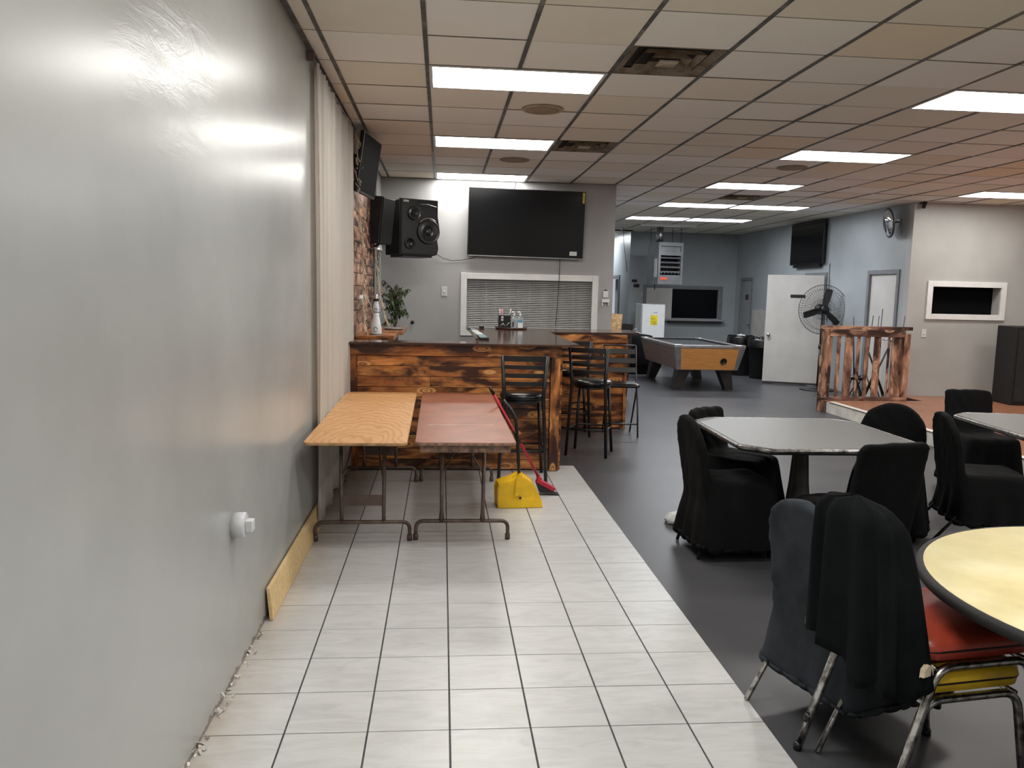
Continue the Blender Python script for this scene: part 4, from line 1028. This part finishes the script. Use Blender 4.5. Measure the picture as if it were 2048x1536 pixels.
# ================================================================ POOL TABLE, FRIDGE, HEATER, BINS
t = thing('pool_table', 'coin pool table with wood panels, black cloth and silver corners', 'pool table', (4.56, 13.3, 0))
X0, X1, LY = -.62, .62, 2.35
def quadbox(bm, b, tp, z0, z1):   # b,tp: (x0,x1,y0,y1) rects
    lo = [(b[0], b[2], z0), (b[1], b[2], z0), (b[1], b[3], z0), (b[0], b[3], z0)]; hi = [(tp[0], tp[2], z1), (tp[1], tp[2], z1), (tp[1], tp[3], z1), (tp[0], tp[3], z1)]
    return loft(bm, [lo, hi], smooth=False)
bm = NB(); quadbox(bm, (X0+.09, X1-.09, .10, LY-.10), (X0+.015, X1-.015, .015, LY-.015), .36, .735); obj('cabinet_body', bm, M_oakd, t)
bm = NB()
lo = [(X0+.14, .095, .37), (X1-.14, .095, .37), (X1-.14, .105, .37), (X0+.14, .105, .37)]; hi = [(X0+.10, .0, .735), (X1-.10, .0, .735), (X1-.10, .012, .735), (X0+.10, .012, .735)]
loft(bm, [lo, hi], smooth=False); obj('end_panel', bm, M_oak, t)
for s in (-1, 1):
    for yb, yt, dy in ((.095, .0, 1), (LY-.095, LY, -1)):
        bm = NB()
        lo = [(s*(-X0-.15), yb, .362), (s*(-X0-.085), yb, .362), (s*(-X0-.085), yb+dy*.05, .362), (s*(-X0-.15), yb+dy*.05, .362)]
        hi = [(s*(-X0-.11), yt-dy*.004, .74), (s*(-X0-.005), yt-dy*.004, .74), (s*(-X0-.005), yt+dy*.08, .74), (s*(-X0-.11), yt+dy*.08, .74)]
        loft(bm, [lo, hi], smooth=False); obj('corner_trim', bm, M_steel, t)
bm = NB()
for a in ((X0, X1, 0, .12), (X0, X1, LY-.12, LY), (X0, X0+.12, .12, LY-.12), (X1-.12, X1, .12, LY-.12)): box(bm, a[0], a[1], a[2], a[3], .735, .79, .008)
obj('top_rails', bm, simple('rail_laminate_grey', (120, 112, 108), .35), t)
bm = NB(); box(bm, X0-.004, X1+.004, -.006, .05, .75, .795, .006); obj('front_rail_cap', bm, M_steel, t)
for sx in (X0, X1):
    for sy in (0, LY):
        bm = NB(); lathe(bm, [(0, 0), (.085, 0), (.09, .015), (.08, .022), (.0, .024)], 20, c=(sx+(.07 if sx < 0 else -.07), sy+(.07 if sy == 0 else -.07), .779)); obj('corner_cap', bm, M_steel, t, True)
bm = NB(); box(bm, X0+.12, X1-.12, .12, LY-.12, .73, .762); obj('playing_cloth', bm, M_felt, t)
bm = NB()
for a in ((X0+.12, X0+.16, .16, LY/2-.05), (X0+.12, X0+.16, LY/2+.05, LY-.16), (X1-.16, X1-.12, .16, LY/2-.05), (X1-.16, X1-.12, LY/2+.05, LY-.16), (X0+.17, X1-.17, .12, .16), (X0+.17, X1-.17, LY-.16, LY-.12)): box(bm, a[0], a[1], a[2], a[3], .762, .792, .006)
obj('cushions', bm, M_felt, t)
bm = NB(); lathe(bm, [(0, 0), (.052, 0), (.058, .012), (.05, .014), (.045, .004), (0, .004)], 20, mat=T((.26, .050, .52), rx=PI/2+.25)); obj('ball_return', bm, M_blk, t, True)
for sx in (-1, 1):
    for y0 in (.22, LY-.42):
        bm = NB(); lo = [(sx*.40, y0+.06, 0), (sx*.54 if sx > 0 else sx*.54, y0+.06, 0), (sx*.54, y0+.22, 0), (sx*.40, y0+.22, 0)]; hi = [(sx*.25, y0, .362), (sx*.47, y0, .362), (sx*.47, y0+.26, .362), (sx*.25, y0+.26, .362)]
        loft(bm, [lo, hi], smooth=False); obj('leg', bm, M_leg, t)
t = thing('mini_fridge', 'white upright freezer with a yellow energy label by the far wall', 'fridge', (4.74, 17.75, 0))
bm = NB(); box(bm, -.27, .27, .05, .6, .02, 1.42, .012); obj('fridge_body', bm, M_white, t)
bm = NB(); box(bm, -.26, .26, 0, .045, .06, 1.40, .012); obj('fridge_door', bm, M_white, t)
bm = NB(); box(bm, -.07, .09, -.004, -.0005, .95, 1.17); obj('energy_label', bm, M_ener, t)
bm = NB()
for k in range(4): box(bm, -.055, .075-.02*(k % 2), -.006, -.0045, .98+.04*k, .99+.04*k)
obj('label_lines', bm, simple('label_ink', (120, 110, 20), .5), t)
bm = NB(); box(bm, .0, .08, -.003, -.0005, 1.22, 1.235); obj('brand_plate', bm, M_steel, t)
for s in (-1, 1):
    bm = NB(); lathe(bm, [(0, 0), (.02, 0), (.02, .025), (0, .025)], 10, c=(s*.2, .12, 0)); obj('foot', bm, M_blk, t)
t = thing('unit_heater', 'grey gas unit heater hanging from the ceiling with an orange badge', 'heater', (4.92, 17.2, 1.86), math.radians(10))
bm = NB()
for a in ((-.29, -.24, 0, .9), (.24, .29, 0, .9)): box(bm, a[0], a[1], 0, .55, a[2], a[3])
box(bm, -.24, .24, 0, .55, 0, .20); box(bm, -.24, .24, 0, .55, .62, .70); box(bm, -.24, .24, .05, .55, .70, .82); box(bm, -.24, .24, 0, .55, .82, .9); box(bm, -.24, .24, .3, .55, .20, .62)
obj('heater_case', bm, M_heater, t)
bm = NB()
for k in range(6): lathe(bm, [(0, .20), (.028, .20), (.028, .62), (0, .62)], 12, c=(-.20+k*.08, .14, 0))
obj('heat_tubes', bm, simple('heat_tube_dark', (52, 50, 50), .4, .7), t, True)
for k in range(4):
    bm = NB(); box(bm, -.24, .24, -.01, .05, -.004, .004, mat=T((0, .01, .26+k*.1), rx=.5)); obj('louver', bm, M_heater, t)
bm = NB()
for k in range(6): lathe(bm, [(0, 0), (.022, 0), (0, .03)], 10, c=(-.20+k*.08, .02, .23))
obj('burner_tips', bm, M_steel, t)
bm = NB(); box(bm, -.235, -.08, -.008, -.001, .09, .15, .001); obj('orange_badge', bm, M_badge, t)
bm = NB(); lathe(bm, [(0, .9), (.075, .9), (.075, Z-1.86-.005), (0, Z-1.86-.005)], 20, c=(-.14, .3, 0)); obj('flue_pipe', bm, M_steel, t, True)
bm = NB()
for x in (-.26, .26):
    for y in (.08, .5): tube(bm, [(x, y, .9), (x, y, Z-1.86-.005)], .006, 5)
tube(bm, [(-.26, .2, -.12), (-.26, .2, .0)], .01, 6); obj('hanger_rods', bm, M_metalblk, t)
bm = NB(); box(bm, -.294, -.290, .06, .2, .15, .55); obj('side_paper', bm, M_plate, t)
# bins
def bin_(label, x, y, r, h, bag):
    t = thing('trash_can', label, 'trash can', (x, y, 0))
    bm = NB(); lathe(bm, [(0, 0), (r*.8, 0), (r, h), (r*1.05, h), (r*1.05, h-.04), (r*.97, h-.04), (r*.93, h-.1), (0, h-.1)], 28); obj('can_body', bm, M_blkmat, t, True)
    bm = NB(); n = 32
    def ring(rr, z, j): return [((rr+random.uniform(-j, j))*math.cos(2*PI*k/n), (rr+random.uniform(-j, j))*math.sin(2*PI*k/n), z+random.uniform(-j, j)) for k in range(n)]
    loft(bm, [ring(r*1.10, h-.15, .012), ring(r*1.09, h-.02, .008), ring(r*1.04, h+.03, .010), ring(r*.9, h+.0, .012), ring(r*.5, h-.06, .02)], cap=False); obj('bin_bag', bm, M_vinyl, t, True)
    bm = NB()
    for k in range(9):
        a = random.random()*6; q = random.random()*r*.6; s = random.uniform(.04, .07)
        lathe(bm, [(0, -s*.6), (s, -s*.2), (s*.8, s*.5), (0, s*.8)], 7, mat=T((q*math.cos(a), q*math.sin(a), h+.0), random.random(), random.random()))
    obj('rubbish', bm, bag, t)
bin_('black trash can with crumpled white waste beside the grey door', 6.22, 16.25, .26, .80, simple('white_waste', (205, 203, 206), .6))
bin_('black bagged trash can close beside the open white door', 6.42, 15.62, .27, .78, M_vinyl)
# black cloth covered bundle left of the pool table
t = thing('covered_bundle', 'black cloth draped over a low table between the bar end and the pool table', 'covered table', (4.05, 16.55, 0))
bm = NB(); n = 40; rg = []
for z, s in ((.02, 1.1), (.25, 1.02), (.5, .96), (.72, .93), (.78, .88), (.80, .5)):
    rg.append([((.36*s+.025*math.sin(9*2*PI*k/n)*(1-z))*math.copysign(abs(math.cos(2*PI*k/n))**.6, math.cos(2*PI*k/n)), (.42*s+.02*math.sin(7*2*PI*k/n))*math.copysign(abs(math.sin(2*PI*k/n))**.6, math.sin(2*PI*k/n)), z) for k in range(n)])
loft(bm, rg); obj('cloth', bm, M_cloth, t, True)
bm = NB(); tube(bm, [(.05, 0, .80), (.0, 0, .92), (-.08, .0, .86), (.1, -.1, .82)], .008, 5); obj('loose_wire', bm, M_plate, t)
# OSB sheet and black board leaning behind the rear bar
o = cbox('osb_board', (.20, .012, 1.33), (2.50, 11.6, .68), M_osb, None, 0, (0, .06, .2)); tag(o, 'pale chipboard offcut leaning in the passage beside the wall end', 'board')
o = cbox('dark_board', (.30, .02, 1.15), (2.80, 12.3, .60), M_blkmat, None, 0, (0, .06, .3)); tag(o, 'dark board leaning behind the chipboard offcut in the passage', 'board')
bm = NB(); tube(bm, [(4.0, 17.9, 3.1), (4.12, 18.3, 2.8), (4.36, 18.9, 2.15)], .006, 5); o = obj('loose_cable', bm, M_cord); tag(o, 'black cord drooping from the ceiling to the far wall corner', 'cord')
for k, (x, z, wd, h) in enumerate(((4.50, 1.92, .12, .055), (4.55, 1.80, .13, .07), (4.72, 1.24, .12, .05))):
    o = obox('wall_box', x, x+wd, 18.94, 19.0, z, z+h, M_blk, None, .01); tag(o, ['small black box highest on the far wall left of the heater', 'small black bracket right under the highest box on the far wall', 'small black socket low on the far wall beside the fridge'][k], 'wall box')
bm = NB(); prism(bm, [(4.62, 1.70), (4.72, 1.66), (4.86, 1.70), (4.80, 1.60), (4.70, 1.56), (4.62, 1.62)], 18.992, 19.0, mat=Matrix(((1, 0, 0, 0), (0, 0, 1, 0), (0, 1, 0, 0), (0, 0, 0, 1)))); obj('plaster_patch', bm, simple('plaster_patch_mat', (176, 178, 168), .7), wf)
# flush light fixture on the far ceiling
t = thing('strip_light', 'thin bare fluorescent strip under the farthest ceiling lights', 'strip light', (4.72, 16.75, Z-.045))
obox('strip_body', -.6, .6, -.03, .03, .012, .043, M_white, t); bm = NB(); tube(bm, [(-.58, 0, 0), (.58, 0, 0)], .012, 8); obj('strip_tube', bm, M_white, t, True)
# hall light
t = thing('ceiling_light', 'bright hallway ceiling light hidden beyond the far corner', 'ceiling light', (3.58, 20.2, Z-.03))
obox('lamp_frame', -.05, .67, -.05, 1.27, .012, .03, M_troffer, t); obox('diffuser', 0, .61, 0, 1.22, -.005, .012, M_lampcool, t)

# ================================================================ DINING FURNITURE
def clipped(hx, hy, c): return [(-hx+c, -hy), (hx-c, -hy), (hx, -hy+c), (hx, hy-c), (hx-c, hy), (-hx+c, hy), (-hx, hy-c), (-hx, -hy+c)]
def dark_table(label, loc, rz, hx, hy, c=.14):
    t = thing('dining_table', label, 'table', loc, rz, 'grey topped pedestal tables')
    bm = NB(); prism(bm, clipped(hx-.012, hy-.012, c), .728, .742); obj('table_top', bm, M_lam, t)
    bm = NB(); P_ = clipped(hx, hy, c); tube(bm, [(x, y, .727) for x, y in arc3(P_)], .0155, 8, closed=True); obj('edge_band', bm, simple('scuffed_black_edge', (96, 94, 92), .25, .8, var=.6, scale=30), t, True)
    bm = NB(); prism(bm, clipped(hx-.02, hy-.02, c), .700, .728); obj('under_board', bm, M_blkmat, t)
    bm = NB(); lathe(bm, [(.05, .69), (.052, .60), (.065, .40), (.085, .22), (.10, .09), (.12, .05), (.0, .05)], 20); bmesh.ops.scale(bm, vec=(1, 1, 1), verts=bm.verts); obj('pedestal', bm, M_leg, t, True)
    bm = NB()
    for k in range(4):
        a = PI/4+PI/2*k; tube(bm, [(.06*math.cos(a), .06*math.sin(a), .055), (.38*math.cos(a), .38*math.sin(a), .022)], [.035, .02], 8)
    obj('base_feet', bm, M_leg, t, True)
    bm = NB(); box(bm, -.2, .2, -.2, .2, .685, .70); obj('mount_plate', bm, M_metalblk, t)
def arc3(P_):
    out = []
    n = len(P_)
    for i in range(n):
        a, b, c = Vector(P_[i-1]+(0,)), Vector(P_[i]+(0,)), Vector(P_[(i+1) % n]+(0,))
        u = (a-b).normalized()*.03; v = (c-b).normalized()*.03
        for k in range(4):
            s = k/3; q = (b+u)*(1-s)**2+b*2*s*(1-s)+(b+v)*s*s; out.append((q.x, q.y))
    return out
dark_table('grey topped table with clipped corners and a single pedestal, centre right', (2.42, 5.13, 0), math.radians(-1), .60, .60)
dark_table('grey topped table with a bright metal edge cut by the right photo border', (4.62, 5.42, 0), math.radians(-8), .62, .62)

t = thing('round_table', 'round cream topped table with a black edge at the right photo border', 'table', (2.345, 2.19, 0))
bm = NB(); lathe(bm, [(0, .728), (.765, .728), (.765, .741), (0, .742)], 96); obj('table_top', bm, M_cream, t)
bm = NB(); tube(bm, [(.772*math.cos(2*PI*k/96), .772*math.sin(2*PI*k/96), .722) for k in range(96)], .020, 8, closed=True); obj('edge_band', bm, M_blkmat, t, True)
bm = NB(); lathe(bm, [(0, .70), (.76, .70), (.76, .728), (0, .728)], 64); obj('under_board', bm, M_blkmat, t)
bm = NB(); lathe(bm, [(.05, .70), (.045, .3), (.06, .06), (0, .06)], 20); obj('pedestal', bm, M_blkmat, t, True)
bm = NB()
for k in range(4):
    a = PI/4+PI/2*k; tube(bm, [(.04*math.cos(a), .04*math.sin(a), .06), (.34*math.cos(a), .34*math.sin(a), .022)], [.035, .02], 8)
obj('base_feet', bm, M_blkmat, t, True)

# covered banquet chair: local +x is forward
def cover_mesh(name, top='square', flare=.05, hem=.03, seed=0, hw=.215, Hh=.885, wr_=.008, hemcut=None, amp=.02):
    """stretch cover: back slab and seat with skirt fused by a voxel remesh, then folded"""
    bm = NB()
    # back slab outline (y,z)
    pts = []; zb = .30; zt = Hh
    if top == 'round':
        pts = [(-hw, zb), (hw, zb)] + [(hw*math.cos(a), zt-hw*.95+hw*.95*math.sin(a)) for a in [PI*k/14 for k in range(15)]]
    else:
        r = .05
        pts = [(-hw, zb), (hw, zb)] + [(hw*.96-r+r*math.cos(a), zt-r+r*math.sin(a)) for a in [PI/2*k/5 for k in range(6)]] + [(-hw*.96+r-r*math.sin(a), zt-r+r*math.cos(a)) for a in [PI/2*k/5 for k in range(6)]]
    def lean(z): return -.205-.11*max(0, (z-.42))/.46
    fr = [(lean(z)+.028, y, z) for y, z in pts]; bk = [(lean(z)-.028, y, z) for y, z in pts]
    loft(bm, [fr, bk], smooth=False)
    # seat + skirt
    rg = []
    for z, e in ((hem, flare), (.2, flare*.65), (.38, flare*.2), (.44, 0), (.475, -.008), (.49, -.03)):
        rg.append(rrect(.225+e, .225+e, .05, z, 6, .0-e*.0, 0))
    loft(bm, rg)
    me = bpy.data.meshes.new(name); bmesh.ops.recalc_face_normals(bm, faces=bm.faces[:]); bm.to_mesh(me); bm.free()
    o = bpy.data.objects.new('tmp', me); C.objects.link(o)
    md = o.modifiers.new('r', 'REMESH'); md.mode = 'VOXEL'; md.voxel_size = .014
    sm_ = o.modifiers.new('s', 'SMOOTH'); sm_.iterations = 7; sm_.factor = .6
    dg = bpy.context.evaluated_depsgraph_get(); dg.update(); ev = o.evaluated_get(dg)
    m2 = bpy.data.meshes.new_from_object(ev); bpy.data.objects.remove(o); m2.name = name
    for v in m2.vertices:
        p = v.co; n = v.normal.copy(); z = p.z
        a = math.atan2(p.y, p.x)
        d = noise.noise(Vector((p.x*7+seed, p.y*7, z*3)))*.006
        if z < .46:
            s = (1-z/.46)**1.2
            d += s*amp*math.sin(a*11+3*noise.noise(Vector((p.x*3, p.y*3, seed))))+s*.01*noise.noise(Vector((a*6, seed, z*2)))
            if z < hem+.04: p.z += .035*(1+noise.noise(Vector((a*1.3, seed*2, 0))))
        else:
            d += wr_*noise.noise(Vector((p.y*9+seed, (z+p.y)*12, p.x*4)))
        if hemcut and z < .40:
            p.z = max(p.z, p.z+hemcut*(1-z/.40))
        p += n*d; v.co = (p.x, p.y, max(p.z, .006))
    m2.shade_smooth(); return m2
def tube_leg(name, pts, parent, mat, r=.011):
    bm = NB(); tube(bm, arc(pts, .05, 4), r, 8); return obj(name, bm, mat, parent, True)
def covered_chair(label, loc, ang, mesh, mat, legs=None, splay=.27):
    t = thing('banquet_chair', label, 'chair', loc, ang, 'cloth covered chairs')
    for s in (-1, 1):
        tube_leg('leg', [(-.17, s*.19, .42), (-.20, s*.195, .25), (-splay, s*.20, .004)], t, legs or M_metalblk)
        tube_leg('leg', [(.18, s*.19, .42), (.195, s*.195, .004)], t, legs or M_metalblk)
    bm = NB(); box(bm, -.19, .20, -.19, .19, .41, .45, .01); obj('seat', bm, M_blkmat, t)
    me = mesh.copy() if mesh.materials else mesh
    me.materials.clear(); me.materials.append(mat); c = link('chair_cover', me, t); c['label'] = 'black cloth slip cover'
    return t
covered_chair('black covered chair seen side-on, nearest at the left of the central grey table', (1.87, 4.93, 0), math.radians(2), cover_mesh('cover_a', 'round', seed=2, wr_=.004, flare=.06), M_cloth)
covered_chair('low black chair with wrinkled cover at the far left corner of the central table', (2.17, 5.60, 0), math.radians(-52), cover_mesh('cover_b', 'square', flare=.05, hem=.05, seed=8, wr_=.012, Hh=.80), M_cloth)
covered_chair('black covered chair, square back to the camera, near side of the central grey table', (2.335, 4.29, 0), math.radians(101), cover_mesh('cover_c', 'square', flare=.02, hem=.22, seed=3, wr_=.003, hw=.225), M_cloth, None, .30)
covered_chair('black covered chair with a rounded back showing behind the central grey table', (3.15, 5.30, 0), math.radians(238), cover_mesh('cover_d', 'round', seed=11, hw=.225, wr_=.006), M_cloth)
covered_chair('black covered chair seen side-on at the left of the table on the right border', (3.74, 5.10, 0), math.radians(-14), cover_mesh('cover_e', 'round', flare=.05, hem=.12, seed=14, wr_=.004), M_cloth, None, .40)
covered_chair('black covered chair with a square back behind the table on the right border', (4.70, 6.50, 0), math.radians(262), cover_mesh('cover_f', 'square', seed=17, Hh=.85), M_cloth)
covered_chair('charcoal covered chair with chrome legs beside the stacked chairs, nearest the tiles', (1.65, 2.92, 0), math.radians(17), cover_mesh('cover_g', 'round', flare=.05, hem=.10, seed=5, hw=.20, amp=.010, wr_=.006), M_cloth2, M_chrome, .35)
t = thing('white_cloth', 'crumpled white cloth on the floor under the farther chair left of the central grey table', 'cloth', (1.74, 5.52, 0))
bm = NB(); n = 24
loft(bm, [[((s*.12+random.uniform(-.012, .012))*math.cos(2*PI*k/n), (s*.09+random.uniform(-.01, .01))*math.sin(2*PI*k/n), z+random.uniform(0, .012)) for k in range(n)] for s, z in ((1, .002), (.95, .03), (.7, .06), (.35, .075))]); obj('cloth_heap', bm, simple('white_rag', (206, 206, 204), .8), t, True)

# stacked vinyl chairs with a cloth over their backs
def vinyl_chair(name, label, loc, ang, seatm, dz=0):
    t = thing(name, label, 'chair', (loc[0], loc[1], loc[2]), ang, 'stacked vinyl chairs')
    bm = NB(); loft(bm, [rrect(.21-a, .21-a, .06, z, 7, .0, 0) for a, z in ((.02, .415), (0, .425), (-.004, .455), (.0, .478), (.02, .492), (.09, .498))]); obj('seat', bm, seatm, t, True)
    bm = NB(); tube(bm, rrect(.212, .212, .06, .452, 6), .004, 6, closed=True); obj('seat_piping', bm, M_blk, t, True)
    for s in (-1, 1):
        y = s*.215
        sd = thing_part('side_frame', t)
        bm = NB(); tube(bm, arc([(-.30, y*1.05, .004), (-.165, y, .405), (.175, y, .405), (.245, y*1.03, .004)], .06, 6), .0140, 8); fr = obj('side_frame', bm, M_chrome, t, True)
        for c_ in ((-.30, y*1.05, 0), (.245, y*1.03, 0)):
            bm = NB(); lathe(bm, [(0, 0), (.016, 0), (.016, .02), (.011, .03), (0, .03)], 10, c=c_); obj('rubber_foot', bm, M_blk, fr)
    bm = NB(); tube(bm, [(-.17, -.215, .40), (-.17, .215, .40)], .010, 8); tube(bm, [(.17, -.215, .40), (.17, .215, .40)], .010, 8); obj('cross_bar', bm, M_chrome, t, True)
    for s in (-1, 1):
        bm = NB(); tube(bm, arc([(-.19, s*.17, .40), (-.225, s*.165, .50), (-.30, s*.135, .84)], .05, 4), .010, 8); obj('back_post', bm, M_chrome, t, True)
    bm = NB(); rg = []
    for i in range(8):
        u = i/7; z = .56+.315*u; x = -.24-.07*u; h = .155 if i < 4 else .155*(1-.35*((i-3)/4)**2)
        rg.append([(x-.018, -h, z), (x+.02, -h*.9, z), (x+.02, h*.9, z), (x-.018, h, z)])
    loft(bm, rg); obj('backrest', bm, seatm, t)
    return t
def thing_part(a, b): return None
HX, HY, HA = 1.64, 2.47, math.radians(8)
vinyl_chair('banquet_chair', 'lower chair of the stack with a yellow vinyl seat, by the round cream table', (HX, HY, 0), HA, M_yelv)
fw = Vector((math.cos(HA), math.sin(HA), 0))
vinyl_chair('banquet_chair', 'upper chair of the stack with a worn red vinyl seat, by the round cream table', (HX+fw.x*.035, HY+fw.y*.035, .105), HA, M_redv)
# cloth draped over both backs
t = thing('chair_drape', 'black cloth draped loosely over the backs of the stacked red and yellow chairs', 'cloth cover', (HX, HY, 0), HA)
bm = NB(); n = 72; rg = []
for i in range(19):
    u = i/18; z = 1.010-.03*u-.48*u**1.05
    s = min(1, (u/.15)**.33) if u < .15 else 1
    cx = -.298+.065*u
    hx = (.066+.038*u)*s; hy = (.182+.025*min(1, u*2.2)+.02*u)*s
    ring = []
    for k in range(n):
        a = 2*PI*k/n
        wv = (.004+.024*u)*math.sin(9*a+1.5*math.sin(2*a)+.6*u)+.010*u*math.sin(17*a+2)
        ca, sa = math.cos(a), math.sin(a)
        x = cx+(hx+wv)*math.copysign(abs(ca)**.8, ca); y = (hy+wv)*math.copysign(abs(sa)**.8, sa)
        zz = z+(.05*math.sin(a*1.0+.9)*u**2)+(.02*math.sin(5*a)*u**3) - .05*u*u*(y < 0)*abs(sa)
        ring.append((x, y, zz))
    rg.append(ring)
vs = loft(bm, rg, cap=False)
bm.verts.ensure_lookup_table(); bm.faces.new([bm.verts[k] for k in range(n)])
bmesh.ops.solidify(bm, geom=bm.faces[:], thickness=.003)
obj('drape_cloth', bm, M_cloth3, t, True)
M_lining = simple('cream_lining', (216, 200, 176), .8)
for p, r in (((-.185, -.235, .515), .3), ((-.31, .10, .475), 1.2), ((-.30, .20, .50), 1.4)):
    bm = NB(); prism(bm, [(-.026, -.016), (.024, -.018), (.022, .012), (-.004, .022), (-.024, .008)], -.007, .007, mat=T(p, rx=PI/2, rz=r), bev=.002); obj('torn_lining', bm, M_lining, t)
